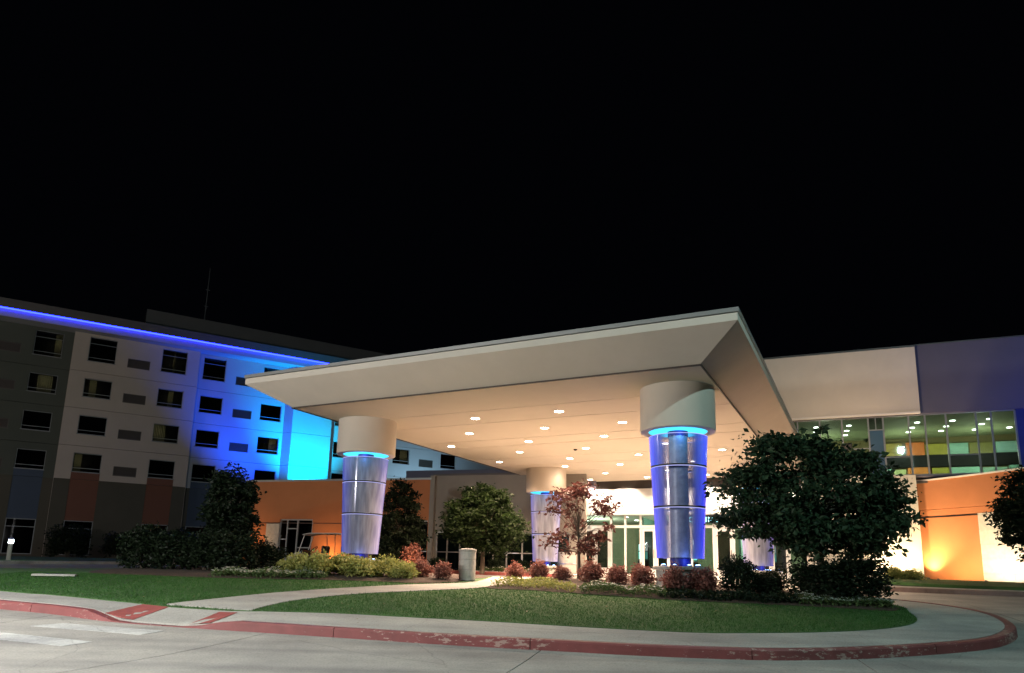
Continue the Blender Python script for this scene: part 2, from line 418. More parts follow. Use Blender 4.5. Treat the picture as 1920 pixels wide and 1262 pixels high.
# sidewalk slabs between kerb and lawn
lawn_edge = [(-24, 20.0), (-17, 17.0), (-10.19, 14.5), (-9.28, 14.25), (-8.2, 13.85), (-7.34, 13.5), (-6.5, 13.2), (-5.6, 12.95), (-4.59, 12.75), (-3.02, 12.72), (-1.87, 12.5), (-.4, 12.24), (1.37, 11.82), (2.95, 11.55), (3.88, 11.64), (5.18, 11.92), (6.39, 12.4), (7.28, 13.02), (7.86, 13.75), (8.2, 14.6), (8.55, 15.5), (8.35, 16.5)]
LE = catmull(lawn_edge, .3)
walk = struct(thing('sidewalk', None, None))
KI = offs(KERB, .18)
NS = 17
a_ = resample(KI, NS*6); b_ = resample(LE, NS*6)
for s in range(NS):
    mb = MB(); nc = 5
    for k in range(7):
        i = s*6+k; p, q = a_[i], b_[i]
        sh = .007 if k == 0 else (-.007 if k == 6 else 0)
        t = (a_[min(i+1, len(a_)-1)]-a_[max(i-1, 0)]).normalized()*sh
        for c in range(nc+1):
            r = p.lerp(q, c/nc)+t; mb.v.append((r.x, r.y, HI(r.x, r.y)-.004))
    for k in range(6):
        for c in range(nc):
            a = k*(nc+1)+c; mb.f.append((a, a+nc+1, a+nc+2, a+1)); mb.mi.append(0)
    rim = [c for c in range(nc+1)]+[k*(nc+1)+nc for k in range(1, 7)]+[6*(nc+1)+c for c in range(nc-1, -1, -1)]+[k*(nc+1) for k in range(5, 0, -1)]
    k0 = len(mb.v); mb.v += [(mb.v[q][0], mb.v[q][1], mb.v[q][2]-.08) for q in rim]
    for q in range(len(rim)):
        q2 = (q+1) % len(rim); mb.f.append((rim[q2], k0+q2, k0+q, rim[q])); mb.mi.append(0)
    mb.build('pavement_slab', M_walk, walk)
for P in ([(-6.95, 12.42), (-6.35, 12.22), (-6.18, 13.1), (-6.75, 13.28)], [(-5.25, 11.9), (-4.85, 11.8), (-4.75, 12.65), (-5.1, 12.72)]):
    sheet('ramp_flare', P, lambda x, y: HI(x, y)+.002, M_redflat, .2, walk, .002)

# lawn of the island
lawn_poly = [*LE[:-1], *[p for p in offs(BACK, .16)][2:]]
lawn_o = struct(sheet('lawn', lawn_poly, lambda x, y: HI(x, y)+.008, M_lawn, .7, None, .1))
# path
pl = catmull([(-6.3, 13.25), (-5.77, 14.05), (-5.1, 15.0), (-4.3, 15.85), (-2.62, 17.27), (-1.05, 18.4), (-.62, 20.2), (-.5, 22.9)], .3)
pr = catmull([(-4.55, 12.75), (-4.27, 14.0), (-3.35, 15.25), (-2.08, 16.12), (-.72, 17.05), (.05, 18.6), (.4, 20.4), (.6, 22.4)], .3)
path = struct(thing('path', None, None)); NP = 9
a_ = resample(pl, NP*4); b_ = resample(pr, NP*4)
for s in range(NP):
    mb = MB(); g = .12
    for k in range(5):
        i = s*4+k; p, q = a_[i], b_[i]
        if k == 0: p = p.lerp(a_[i+1], .02); q = q.lerp(b_[i+1], .02)
        if k == 4: p = p.lerp(a_[i-1], .02); q = q.lerp(b_[i-1], .02)
        for c in range(4):
            r = q.lerp(p, c/3); mb.v.append((r.x, r.y, HI(r.x, r.y)+.02))
    for k in range(4):
        for c in range(3): a = k*4+c; mb.f.append((a, a+1, a+5, a+4)[::-1] if False else (a, a+4, a+5, a+1)[::-1]); mb.mi.append(0)
    rim = [0, 1, 2, 3, 7, 11, 15, 19, 18, 17, 16, 12, 8, 4]
    k0 = len(mb.v); mb.v += [(mb.v[q][0], mb.v[q][1], mb.v[q][2]-.05) for q in rim]
    for q in range(len(rim)):
        q2 = (q+1) % len(rim); mb.f.append((rim[q2], k0+q2, k0+q, rim[q])); mb.mi.append(0)
    mb.build('pavement_slab', M_walk, path)
# planting beds
bedL = [(-11.2, 19.0), (-9, 18.2), (-7.2, 17.95), (-5.1, 18.1), (-3.5, 18.05), (-2.3, 17.85), (-1.4, 18.45), (-1.0, 20.3), (-.85, 22.6), (-4.4, 24.6), (-9, 26.5), (-11, 24)]
bedR = [(-.55, 17.15), (.67, 16.75), (2.4, 16.07), (3.7, 15.6), (5.3, 15.3), (6.3, 15.15), (8.0, 14.75), (8.35, 15.6), (7.9, 16.9), (6.8, 18.6), (5.4, 19.6), (1.1, 21.8), (.75, 21.7), (.35, 19.2)]
for nm, b in (('planting_bed', bedL), ('planting_bed', bedR)):
    bp = catmull(b, .4, True)
    def zb(x, y, bp=bp): return HI(x, y)+.02+.06*min(1, min((Vector((x, y))-q).length for q in bp)/.5)
    struct(sheet(nm, bp, zb, M_mulch, .35, None, .05))

# far-left verge with kerb, right-hand verge with kerb, pavement before the doors
vk = catmull([(-27, 20), (-23.6, 26), (-21.9, 30.6), (-20.2, 35.6), (-16, 40), (-12, 43)], .6)
k2 = struct(thing('far_kerb', None, None)); kerb_run(vk, k2, M_walk, seg=4)
struct(sheet('grass_verge', [*[(p.x, p.y) for p in offs(vk, .17)], (-14, 58), (-70, 32), (-60, 10)], lambda x, y: H(min(y, 60))+.14, M_lawn, 1.6, None, .1))
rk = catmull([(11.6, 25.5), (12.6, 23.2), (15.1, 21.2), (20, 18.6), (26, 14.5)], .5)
k3 = struct(thing('right_kerb', None, None)); kerb_run(rk, k3, mat('dark brown kerb', (.13, .09, .08), .8, .3, 3), seg=3)  # this kerb run is darker and browner than the others
rw_in = offs(rk, 2.0)
rw = struct(thing('right_sidewalk', None, None))
a_ = resample(offs(rk, .18), 60); b_ = resample(rw_in, 60)
for s in range(10):
    P = [a_[i] for i in range(s*6, s*6+7)]+[b_[i] for i in range(s*6+6, s*6-1, -1)]
    cc = sum(P, Vector((0, 0)))/len(P); P = [cc+(p-cc)*.993 for p in P]
    sheet('pavement_slab', P, lambda x, y: H(y)+.148, M_walk, .6, rw, .08)
struct(sheet('right_verge', [*[(p.x, p.y) for p in rw_in], (27.5, 20), (24.2, 25.5), (22.3, 28.9), (20, 33.7), (17.3, 33.4)], lambda x, y: H(y)+.15+.16*min(1, max(0, (y-20.5-(15.1-x)*.55)/5)), M_lawn, .8, None, .1))
ep = [(-1.6, 33.5), (2.5, 31.2), (6, 30.4), (9.6, 27.5), (12.0, 26.2), (14.6, 29.5), (17.2, 33.6), (10, 36.7), (1, 40.6), (-3.5, 41.6)]
ek = struct(thing('entrance_kerb', None, None)); kerb_run(catmull([(-7, 35.5), (-1.6, 33.3), (2.5, 31.0)], .5), ek, M_redflat, seg=3); kerb_run(catmull([(2.5, 31.0), (6, 30.2), (9.6, 27.3), (12.0, 26.0)], .5), ek, M_walk, seg=3)
struct(sheet('entrance_pavement', ep, lambda x, y: H(y)+.148, M_walk, .9, None, .1))
struct(sheet('low_building_apron', [(-7, 35.7), (-1.7, 33.6), (-3.4, 41.2), (-8, 38.8), (-16, 41)], lambda x, y: H(y)+.14, M_mulch, .9, None, .1))

# ================================================================== LAMPS OUTSIDE THE FRAME (one reflects in the windows, two are added for hotel and canopy)
def mast(loc, head_z, power, colr, label, arm, radius=.2, cut=None):
    t = thing('light_mast', label, 'street lamp', (loc[0], loc[1], 0), 0, 'car park light masts')
    MB().lathe([(.3, 0), (.3, .7), (.26, .72)], 20, cap1=True).build('base', M_bin, t, True)
    MB().lathe([(.11, .7), (.06, head_z+.1)], 14, cap1=True).build('pole', M_pole, t, True)
    ax, ay = arm
    MB().tube([(0, 0, head_z), (ax*.6, ay*.6, head_z+.12), (ax, ay, head_z+.12)], .04, 8).build('arm', M_pole, t)
    MB().box(ax-.3, ax+.3, ay-.3, ay+.3, head_z+.05, head_z+.2).build('lamp_head', M_alud, t, bevel=.03)
    MB().box(ax-.28, ax+.28, ay-.12, ay+.12, head_z+.02, head_z+.06).build('lens', emit('mast lens', (.75, 1, 1), 60), t)
    if cut: light('SPOT', 'mast_lamp', (ax, ay, head_z-.28), power, colr, t, radius, (ax, ay, 0), cut, .8)
    else: light('POINT', 'mast_lamp', (ax, ay, head_z-.28), power, colr, t, radius)
    return t
mast((10.4, .8), 12.88, 4100, (.62, 1, 1), 'tall light mast to the right behind the camera', (-.8, .5))
mast((-11.5, 3.0), 9.5, 9600, (.98, .97, .92), 'lower light mast by the road at the left', (1.2, .8), cut=146)
mast((-15.5, 6.0), 4.2, 6600, (1, .97, .93), 'added low post lamp left of the camera, lighting the canopy edge', (.3, .2))  # unseen lamp added to brighten the canopy's sloped edge
mast((-50, 27), 11, 3800, (1, .9, .82), 'added light mast beyond the left edge, lighting the hotel front', (1.0, .6))  # unseen mast added so the hotel wall gets its own light

# ================================================================== HOTEL
hz = 1.0
hotel = thing('hotel_building', 'six storey hotel block with blue glowing eave line and punched windows', 'hotel', (-34.37, 56, hz), R(31.4))
ROWS = [(7.95, 9.5), (11.05, 12.6), (14.15, 15.7), (17.2, 19.25)]
def zz(z): return z-hz
def hotel_window(x0, x1, z0, z1, y, tall=False, curtain=None):
    mb = MB(); t = .05; y0 = y+.14
    for a, b, c, d in ((x0, x1, z0, z0+t), (x0, x1, z1-t, z1), (x0, x0+t, z0+t, z1-t), (x1-t, x1, z0+t, z1-t)):
        mb.box(a, b, y0, y0+.08, zz(c), zz(d))
    mb.box(x0+t, x1-t, y0+.005, y0+.07, zz(z0+.30), zz(z0+.345))
    if tall: mb.box(x0+t, x1-t, y0+.005, y0+.07, zz(z1-.55), zz(z1-.505))
    wd = mb.build('window', M_hfr, hotel)
    MB().box(x0-.04, x1+.04, y-.05, y0, zz(z0-.05), zz(z0-.003)).build('sill', M_hfr, wd)
    zs = [z0+t, z0+.30, z0+.345, z1-t]
    if tall: zs = [z0+t, z0+.30, z0+.345, z1-.55, z1-.505, z1-t]
    for k in range(0, len(zs), 2):
        MB().box(x0+t, x1-t, y0+.03, y0+.042, zz(zs[k]), zz(zs[k+1])).build('pane', M_night, wd)
    if curtain:
        mb = MB(); cx0, cx1 = curtain; n = 14
        pts = [(cx0+(cx1-cx0)*k/n, y0+.2+.03*(-1)**k) for k in range(n+1)]
        mb.add([(px, py, zz(z0+.05)) for px, py in pts]+[(px, py, zz(z1-.05)) for px, py in pts], [(k, k+1, n+2+k, n+1+k) for k in range(n)])
        mb.build('curtain', leafmat('curtain', (.5, .46, .3), (.55, .52, .38), .6), wd)
        light('POINT', 'room_lamp', ((cx0+cx1)/2, y0+.8, zz((z0+z1)/2+.2)), 11, (1, .85, .5), hotel, .1)
CUR = {(-4.8, 2): (-4.2, -3.2), (-1.0, 2): (-.6, -.1), (4.45, 2): (5.3, 5.7), (4.45, 1): (4.5, 5.4), (4.45, 3): (5.4, 5.55), (20.2, 1): (20.9, 21.6), (20.2, 2): (20.4, 21), (-1.0, 0): (-.9, -.4), (13.1, 1): (14.2, 14.9), (-4.8, 3): (-3.4, -2.95), (26.4, 1): (27.3, 28.1)}
def vent(x0, x1, z0, z1, y):
    mb = MB()
    for a, b, c, d in ((x0, x1, z0, z0+.05), (x0, x1, z1-.05, z1), (x0, x0+.05, z0+.05, z1-.05), (x1-.05, x1, z0+.05, z1-.05)): mb.box(a, b, y-.02, y+.06, zz(c), zz(d))
    z = z0+.09
    while z < z1-.09:
        mb.add([(x0+.05, y+.0, zz(z)), (x1-.05, y+.0, zz(z)), (x1-.05, y+.05, zz(z+.06)), (x0+.05, y+.05, zz(z+.06))], [(0, 1, 2, 3)]); z += .075
    mb.box(x0+.05, x1-.05, y+.055, y+.07, zz(z0+.05), zz(z1-.05))
    mb.build('vent_grille', M_vent, hotel)
# bay: (x0, x1, plane, wall material, windows, vents, strip material, base material, row shift)
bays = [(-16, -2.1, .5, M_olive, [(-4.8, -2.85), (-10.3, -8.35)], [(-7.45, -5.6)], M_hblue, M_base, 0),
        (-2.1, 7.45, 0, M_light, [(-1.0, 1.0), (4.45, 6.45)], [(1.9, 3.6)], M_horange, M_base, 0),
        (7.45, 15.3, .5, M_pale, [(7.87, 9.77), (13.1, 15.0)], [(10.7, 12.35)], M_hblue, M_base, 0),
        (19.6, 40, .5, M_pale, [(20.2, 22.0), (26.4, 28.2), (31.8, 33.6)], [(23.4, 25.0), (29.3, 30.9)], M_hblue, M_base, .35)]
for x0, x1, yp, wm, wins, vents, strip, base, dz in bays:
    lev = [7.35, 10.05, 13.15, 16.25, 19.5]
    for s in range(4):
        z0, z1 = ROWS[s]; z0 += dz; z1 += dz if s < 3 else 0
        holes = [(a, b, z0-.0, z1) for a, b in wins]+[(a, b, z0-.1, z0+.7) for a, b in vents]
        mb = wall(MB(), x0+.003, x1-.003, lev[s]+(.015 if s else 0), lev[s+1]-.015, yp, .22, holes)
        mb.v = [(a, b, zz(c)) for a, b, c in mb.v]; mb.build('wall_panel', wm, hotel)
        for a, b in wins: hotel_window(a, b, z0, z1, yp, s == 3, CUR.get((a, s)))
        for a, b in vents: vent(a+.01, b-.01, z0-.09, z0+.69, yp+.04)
    # ground storey with tall windows and coloured strips
    holes = [(a, b, 1.35, 4.05) for a, b in wins]+[(a, b, 4.05, 7.9) for a, b in wins]
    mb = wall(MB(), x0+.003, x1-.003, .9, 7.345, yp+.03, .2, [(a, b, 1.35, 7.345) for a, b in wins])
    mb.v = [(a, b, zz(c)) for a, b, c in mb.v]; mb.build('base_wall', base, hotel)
    for a, b in wins:
        MB().box(a+.004, b-.004, yp+.06, yp+.2, zz(4.06), zz(7.34)).build('spandrel_panel', strip, hotel)
        MB().box(a+.004, b-.004, yp-.03, yp-.002, zz(7.352), zz(7.93)).build('spandrel_panel', strip, hotel)
        mb = MB(); t = .06
        for p, q, c, d in ((a, b, 1.35, 1.41), (a, b, 4.0, 4.058), (a, a+t, 1.41, 4.0), (b-t, b, 1.41, 4.0), (a+t, b-t, 3.42, 3.47)): mb.box(p, q, yp+.05, yp+.15, zz(c), zz(d))
        wd = mb.build('window', M_hfr, hotel)
        for c, d in ((1.41, 3.42), (3.47, 4.0)): MB().box(a+t, b-t, yp+.09, yp+.1, zz(c), zz(d)).build('pane', M_night, wd)
    # dark rooms behind
    MB().box(x0+.1, x1-.1, yp+1.6, yp+1.7, zz(.9), zz(19.4)).build('back_wall', M_dark, hotel)
# returns of the light bay, projecting pier
MB().box(-2.12, -2.1, 0.03, .5, zz(.9), zz(19.48)).build('bay_return', M_light, hotel)
MB().box(7.45, 7.47, 0.03, .5, zz(.9), zz(19.48)).build('bay_return', M_light, hotel)
for a, b in ((.9, 7.3), (7.33, 10.03), (10.06, 13.12), (13.15, 19.48)):
    MB().prism([(15.32, .5), (15.85, -.55), (19.55, -.55), (19.58, .75), (15.3, .75)], zz(a), zz(b)).build('pier_panel', M_pale, hotel)
# eave: soffit slab, lower fascia, led line, upper fascia, roof, plant room, antenna
MB().box(-18, 41, -1.15, .9, zz(19.5), zz(19.6)).build('eave_soffit', M_pale, hotel)
MB().box(-18, 41, -1.2, -1.15, zz(19.44), zz(20.05)).build('lower_fascia', M_pale, hotel)
MB().box(-18, 41, -1.34, -1.15, zz(20.12), zz(20.85)).build('upper_fascia', M_roofd, hotel)
MB().box(-18, 41, -1.32, -1.24, zz(20.03), zz(20.118)).build('led_strip', M_led, hotel)
MB().box(-18, 41, -1.1, 14, zz(20.15), zz(20.7)).build('roof', M_roofd, hotel)
MB().box(3.0, 34, 4.2, 12, zz(20.7), zz(23.9)).build('plant_room', mat('plant room cladding', (.16, .15, .15), .8, .08, .6), hotel)
mb = MB(); mb.lathe([(.06, zz(23.9)), (.03, zz(29.5))], 8, 8.0, 5.0, cap1=True)
for z in (25.5, 27.2): mb.box(7.8, 8.2, 4.98, 5.02, zz(z), zz(z+.05))
mb.build('antenna', M_pole, hotel)

# ================================================================== LOW ORANGE BUILDING
lz = .9
low = thing('orange_low_building', 'low orange stucco building with storefront left of the canopy', 'building', (-10.35, 38, lz), R(-17))
def zl(z): return z-lz
def lw(mb): mb.v = [(a, b, zl(c)) for a, b, c in mb.v]; return mb
ho = [(-3.3, -.38, .9, 3.3), (-2.45, -.38, .9, 3.55), (3.8, 6.4, .9, 3.5)]
lw(wall(MB(), -4.85, 6.5, 3.36, 5.62, 0, .3, ho)).build('upper_wall', M_orange, low)
for a, b in ((-4.85, -3.3), (-.38, 3.8), (6.4, 6.5)): lw(wall(MB(), a, b, .9, 3.31, .02, .28)).build('lower_wall', M_orange, low)
MB().box(-4.85, 6.5, .08, .28, zl(3.31), zl(3.36)).build('reveal', M_bronze, low)
MB().box(-4.9, 6.5, -.04, .4, zl(5.62), zl(5.72)).build('coping', M_alu, low)
MB().box(-4.85, -4.6, .3, 9, zl(.9), zl(5.6)).build('end_wall', M_orange, low)
MB().box(-4.6, 6.5, .3, 9, zl(5.3), zl(5.4)).build('roof', M_roofd, low)
for k in range(4):
    for q in range(3):
        MB().box(-3.296+.29*q, -3.014+.29*q-.002 if q < 2 else -2.456, .0, .25, zl(.9+k*.6), zl(.9+k*.6+.592)).build('stone_block', M_stone, low)
mb = MB()
for a, b, c, d in ((-2.45, -.38, 3.48, 3.55), (-2.45, -2.39, .9, 3.48), (-2.02, -1.95, .9, 3.48), (-1.38, -1.3, .9, 3.48), (-.44, -.38, .9, 3.48), (-2.39, -2.02, 2.42, 2.48), (-1.95, -1.38, 3.0, 3.06), (-1.3, -.44, 1.98, 2.04)): mb.box(a, b, .06, .16, zl(c), zl(d))
sf = mb.build('storefront_frame', M_alu, low)
for a, b, c, d in ((-2.39, -2.02, .9, 2.42), (-2.39, -2.02, 2.48, 3.48), (-1.95, -1.38, .9, 3.0), (-1.95, -1.38, 3.06, 3.48), (-1.3, -.44, .9, 1.98), (-1.3, -.44, 2.04, 3.48)): MB().box(a, b, .1, .112, zl(c), zl(d)).build('pane', M_tint, sf)
mb = MB(); mb.box(3.8, 6.4, .05, .12, zl(3.44), zl(3.5)); mb.box(5.05, 5.11, .05, .12, zl(.9), zl(3.44)); mb.box(3.8, 6.4, .05, .12, zl(1.9), zl(1.95))
sf = mb.build('window_frame', M_alu, low)
for a, b in ((3.8, 5.05), (5.11, 6.4)):
    for c, d in ((.9, 1.9), (1.95, 3.44)): MB().box(a, b, .08, .09, zl(c), zl(d)).build('pane', M_night, sf)
MB().box(-4.5, 6.4, 4, 4.1, zl(.9), zl(5)).build('back_wall', mat('storefront back wall', (.05, .06, .055), .9), low)
MB().box(-4.5, 6.4, .3, 4, zl(.85), zl(.9)).build('inner_floor', M_dark, low)
# pale poster glimpsed inside the door
MB().box(-.95, -.75, .8, .82, zl(2.2), zl(2.75)).build('notice', mat('notice paper', (.7, .68, .45), .8), low)
# low wall lamp beside the door
# grey wing between the orange building and the entrance
gw = thing('grey_wing', 'grey stucco wing with window strip behind the green tree', 'building', (-10.35, 38, lz), R(-17))
lw(wall(MB(), 6.5, 14.6, .9, 5.85, .25, .3, [(6.8, 13.8, 1.0, 2.95)])).build('wall', M_greyw, gw)
MB().box(6.5, 14.6, .2, .6, zl(5.85), zl(5.95)).build('coping', M_roofd, gw)
MB().box(3.6, 14.6, 3.0, 3.2, zl(5), zl(6.55)).build('roof_parapet', M_plum, gw)
MB().box(6.45, 6.7, -.02, .24, zl(.9), zl(5.83)).build('pilaster', M_greyw, gw)
mb = MB(); xs = [6.8, 7.4, 8.1, 8.9, 9.9, 10.6, 11.4, 12.4, 13.8]
for x in xs: mb.box(x-.035, x+.035, .3, .4, zl(1.0), zl(2.95))
mb.box(6.8, 13.8, .3, .4, zl(2.9), zl(2.95)); mb.box(6.8, 13.8, .3, .39, zl(1.9), zl(1.95))
sf = mb.build('window_frame', M_alu, gw)
for a, b in zip(xs, xs[1:]):
    for c, d in ((1.0, 1.9), (1.95, 2.9)): MB().box(a+.035, b-.035, .34, .35, zl(c), zl(d)).build('pane', M_tint, sf)
MB().box(6.8, 13.9, 3.4, 3.5, zl(.9), zl(3)).build('back_wall', mat('teal room wall', (.06, .10, .09), .9), gw)
MB().box(6.8, 13.9, .5, 3.4, zl(2.97), zl(3.05)).build('inner_ceiling', mat('room ceiling', (.3, .3, .28), .9), gw)

# ================================================================== LOBBY BUILDING
bz = 1.0
lob = thing('lobby_building', 'two storey cream lobby building with upper window band behind the canopy', 'building', (14.56, 35, bz), R(-23))
def zb_(z): return z-bz
def lbw(mb): mb.v = [(a, b, zb_(c)) for a, b, c in mb.v]; return mb
MB().box(-7, 5.62, -.05, 1.0, zb_(9.12), zb_(12.38)).build('fascia_box', M_cream, lob)
MB().box(-7, 5.62, -.1, .1, zb_(9.03), zb_(9.118)).build('fascia_lip', M_white, lob)
MB().box(-7.02, 5.64, -.08, 1.0, zb_(12.383), zb_(12.47)).build('coping', M_alud, lob)
MB().box(5.625, 16, .2, 1.0, zb_(9.06), zb_(12.5)).build('fascia_box', M_plum, lob, label='darker slate blue end of the upper fascia')
MB().box(5.645, 16, .17, 1.0, zb_(12.503), zb_(12.56)).build('coping', M_alud, lob)
MB().box(-7, 16, 1.0, 9, zb_(11.9), zb_(12.0)).build('roof', M_roofd, lob)
# upper glazing
ms = [-2.0, -.9, .1, 1.15, 2.18, 3.37, 4.03, 5.14, 5.84, 6.72, 7.95, 8.55, 9.5]
mb = MB()
for x in ms: mb.box(x-.035, x+.035, .35, .47, zb_(6.12), zb_(9.0))
mb.box(-2.0, 9.5, .35, .47, zb_(6.06), zb_(6.118)); mb.box(-2, 9.5, .35, .47, zb_(9.002), zb_(9.05))
for a, b, z in ((-.865, 1.115, 7.46), (1.185, 2.145, 7.46), (2.215, 3.335, 7.46), (3.405, 3.995, 8.38), (4.065, 5.105, 6.98), (6.755, 7.915, 6.99)): mb.box(a, b, .36, .46, zb_(z-.025), zb_(z+.025))
mb.box(3.68, 3.72, .36, .46, zb_(8.41), zb_(9.0))
gl = mb.build('glazing_frame', M_hfr, lob)
for a, b in zip(ms, ms[1:]):
    if abs(a-3.37) < .01: continue
    MB().box(a+.035, b-.035, .40, .412, zb_(6.12), zb_(9.0)).build('pane', M_tint, gl)
for a, b in ((3.405, 3.68), (3.72, 3.995)): MB().box(a, b, .41, .43, zb_(8.41), zb_(9.0)).build('pane', M_night, gl)
MB().box(3.405, 3.995, .41, .44, zb_(6.12), zb_(8.355)).build('spandrel_panel', M_bpanel, gl)
MB().box(9.54, 14, .35, .5, zb_(6.06), zb_(9.05)).build('spandrel_panel', mat('navy glass', (.03, .04, .16), .2), gl)
# upper lounge seen through the glass
MB().box(-4, 14, .5, 6.9, zb_(9.0), zb_(9.08)).build('lounge_ceiling', M_ceil, lob)
MB().box(-4, 14, 6.8, 6.95, zb_(5.6), zb_(9.0)).build('lounge_wall', M_lobby, lob)
MB().box(-4, 14, .5, 6.9, zb_(5.7), zb_(5.8)).build('lounge_floor', M_bronze, lob)
MB().box(-4, 14, .38, .5, zb_(9.05), zb_(9.12)).build('glazing_head', M_bronze, lob)
pan = [(4.6, 5.5, 7.99, 8.72, (.45, .33, .08)), (5.7, 6.6, 7.99, 8.72, (.75, .2, .05)), (6.65, 7.7, 7.99, 8.6, (.45, .38, .06)), (7.75, 8.7, 7.99, 8.6, (.3, .55, .42)), (8.75, 9.9, 7.99, 8.6, (.22, .2, .05)), (10.0, 11.6, 7.99, 8.6, (.35, .6, .48)),
       (4.0, 4.9, 6.55, 7.25, (.3, .6, .5)), (5.0, 5.6, 6.55, 7.2, (.55, .62, .28)), (5.7, 6.8, 6.55, 7.3, (.8, .26, .05)), (6.9, 7.7, 6.55, 7.25, (.45, .42, .06)), (7.8, 9.2, 6.55, 7.25, (.3, .6, .46)), (9.3, 10.4, 6.55, 7.2, (.35, .6, .46)), (10.5, 12.2, 6.55, 7.3, (.3, .62, .5)), (1.4, 3.2, 7.5, 8.1, (.5, .58, .2))]
for k, (a, b, c, d, cl) in enumerate(pan):
    MB().box(a, b, 6.6, 6.79, zb_(c), zb_(d)).build('wall_panel', mat('colour panel %d' % k, cl, .6), lob)
MB().box(4.0, 12.4, 6.55, 6.75, zb_(7.3), zb_(7.98)).build('dark_screen', M_dark, lob)
MB().box(1.0, 3.6, 6.55, 6.75, zb_(6.4), zb_(7.4)).build('dark_screen', M_dark, lob)
for X, Y in [(16.3, 36.53), (16.81, 37.76), (17.75, 35.88), (18.28, 37.22), (18.78, 38.42), (20.69, 34.73), (21.16, 36.0), (21.62, 37.17), (22.1, 34.09), (22.63, 35.46), (23.06, 36.61), (23.54, 33.5), (23.97, 34.7), (24.51, 36.05), (25.84, 35.34)]:
    d = Vector((X-14.56, Y-35)); c23, s23 = math.cos(R(-23)), math.sin(R(-23)); lx, ly = d.x*c23+d.y*s23, -d.x*s23+d.y*c23
    MB().lathe([(.12, zb_(8.985)), (.12, zb_(8.999))], 16, lx, ly, cap0=True).build('ceiling_light', M_lobl, lob)
for x in (1.5, 5.5, 9.0): light('POINT', 'lounge_lamp', (x, 4.7, zb_(7.7)), 210, (.92, 1, .72), lob, .3)
# lower walls
lbw(wall(MB(), .2, 5.2, .9, 6.04, 0, .3)).build('lower_wall', M_cream, lob)
MB().box(5.2, 12, .3, 1.6, zb_(5.98), zb_(6.05)).build('ledge_soffit', M_plum, lob)
lbw(wall(MB(), 5.2, 12, .9, 5.975, 1.6, .3)).build('lower_wall', M_plum, lob, label='darker slate blue wall behind the curved orange wall')
MB().box(.2, 5.2, -.03, .4, zb_(6.043), zb_(6.058)).build('ledge', M_alud, lob)
# entrance: white band, dark recess over it, doors and glazing
MB().box(-16, .19, 0, .4, zb_(4.24), zb_(5.66)).build('door_head_band', M_white, lob)
MB().box(-16, .19, -2.6, .35, zb_(6.2), zb_(6.5)).build('link_roof', M_bronze, lob)
MB().box(-16, .19, .15, .38, zb_(5.663), zb_(6.19)).build('recess_back', M_bronze, lob)
ent = [(-15.8, -14.2, 'g'), (-14.2, -13.2, 'g'), (-13.2, -11.6, 'g'), (-11.6, -9.75, 'd'), (-9.75, -8.95, 'g'), (-8.95, -8.1, 'g'), (-8.1, -6.5, 'd'), (-6.5, -5.4, 'g'), (-5.4, -4.25, 'g'), (-4.25, -3.25, 's'), (-3.25, -2.3, 'g'), (-2.3, -.6, 'd'), (-.6, .19, 'g')]
mb = MB()
for a, b, k in ent: mb.box(a-.055, a+.055, .1, .25, zb_(1.05), zb_(4.2))
mb.box(-15.8, .19, .1, .25, zb_(4.2), zb_(4.238)); mb.box(-15.8, .19, .1, .26, zb_(1.0), zb_(1.048))
for a, b, k in ent: mb.box(a+.055, b-.055 if b < .1 else b, .11, .24, zb_(3.52), zb_(3.66))
ef = mb.build('entrance_frame', M_wframe, lob)
for a, b, k in ent:
    a1, b1 = a+.055, b-.055
    MB().box(a1, b1, .16, .172, zb_(3.66), zb_(4.2)).build('pane', M_clear, ef)
    if k == 'g':
        MB().box(a1, b1, .16, .172, zb_(1.05), zb_(3.52)).build('pane', M_clear, ef); continue
    n = 2 if k == 'd' else 1
    for q in range(n):
        p0 = a1+(b1-a1)*q/n+.008; p1 = a1+(b1-a1)*(q+1)/n-.008; mb = MB()
        mb.box(p0, p0+.13, .12, .2, zb_(1.06), zb_(3.5)); mb.box(p1-.13, p1, .12, .2, zb_(1.06), zb_(3.5)); mb.box(p0+.13, p1-.13, .12, .2, zb_(1.06), zb_(1.34)); mb.box(p0+.13, p1-.13, .12, .2, zb_(3.34), zb_(3.5))
        dr = mb.build('door', M_wframe, lob)
        MB().box(p0+.13, p1-.13, .155, .165, zb_(1.34), zb_(3.34)).build('pane', glass('dark door glass', (.4, .37, .36)), dr)
        hx = p1-.07 if q == 0 else p0+.07
        MB().tube([(hx, .11, zb_(1.9)), (hx, .04, zb_(1.93)), (hx, .04, zb_(2.35)), (hx, .11, zb_(2.38))], .018, 6).build('handle', M_black, dr)
# entrance hall inside
MB().box(-16, .1, 8, 8.2, zb_(1), zb_(4.3)).build('hall_wall', mat('hall wall', (.30, .33, .22), .8), lob)
MB().box(-16, .1, .3, 8, zb_(.96), zb_(1.0)).build('hall_floor', mat('hall floor', (.22, .2, .17), .35), lob)
MB().box(-16, .1, .42, 8, zb_(4.25), zb_(4.35)).build('hall_ceiling', mat('hall ceiling', (.5, .5, .42), .8), lob)
for x in (-14.2, -8.5, -3.2): MB().box(x, x+.12, 2.2, 8, zb_(1), zb_(4.25)).build('partition', mat('teal partition', (.14, .27, .23), .6), lob)
for x in (-12.5, -9.3, -7.2, -4.6, -1.5):
    for y in (1.8, 4.5): MB().lathe([(.12, zb_(4.235)), (.12, zb_(4.249))], 12, x, y, cap0=True).build('ceiling_light', M_lobl, lob)
for x in (-11.5, -6, -2): light('POINT', 'hall_lamp', (x, 3.2, zb_(3.3)), 330, (.9, 1, .8), lob, .3)
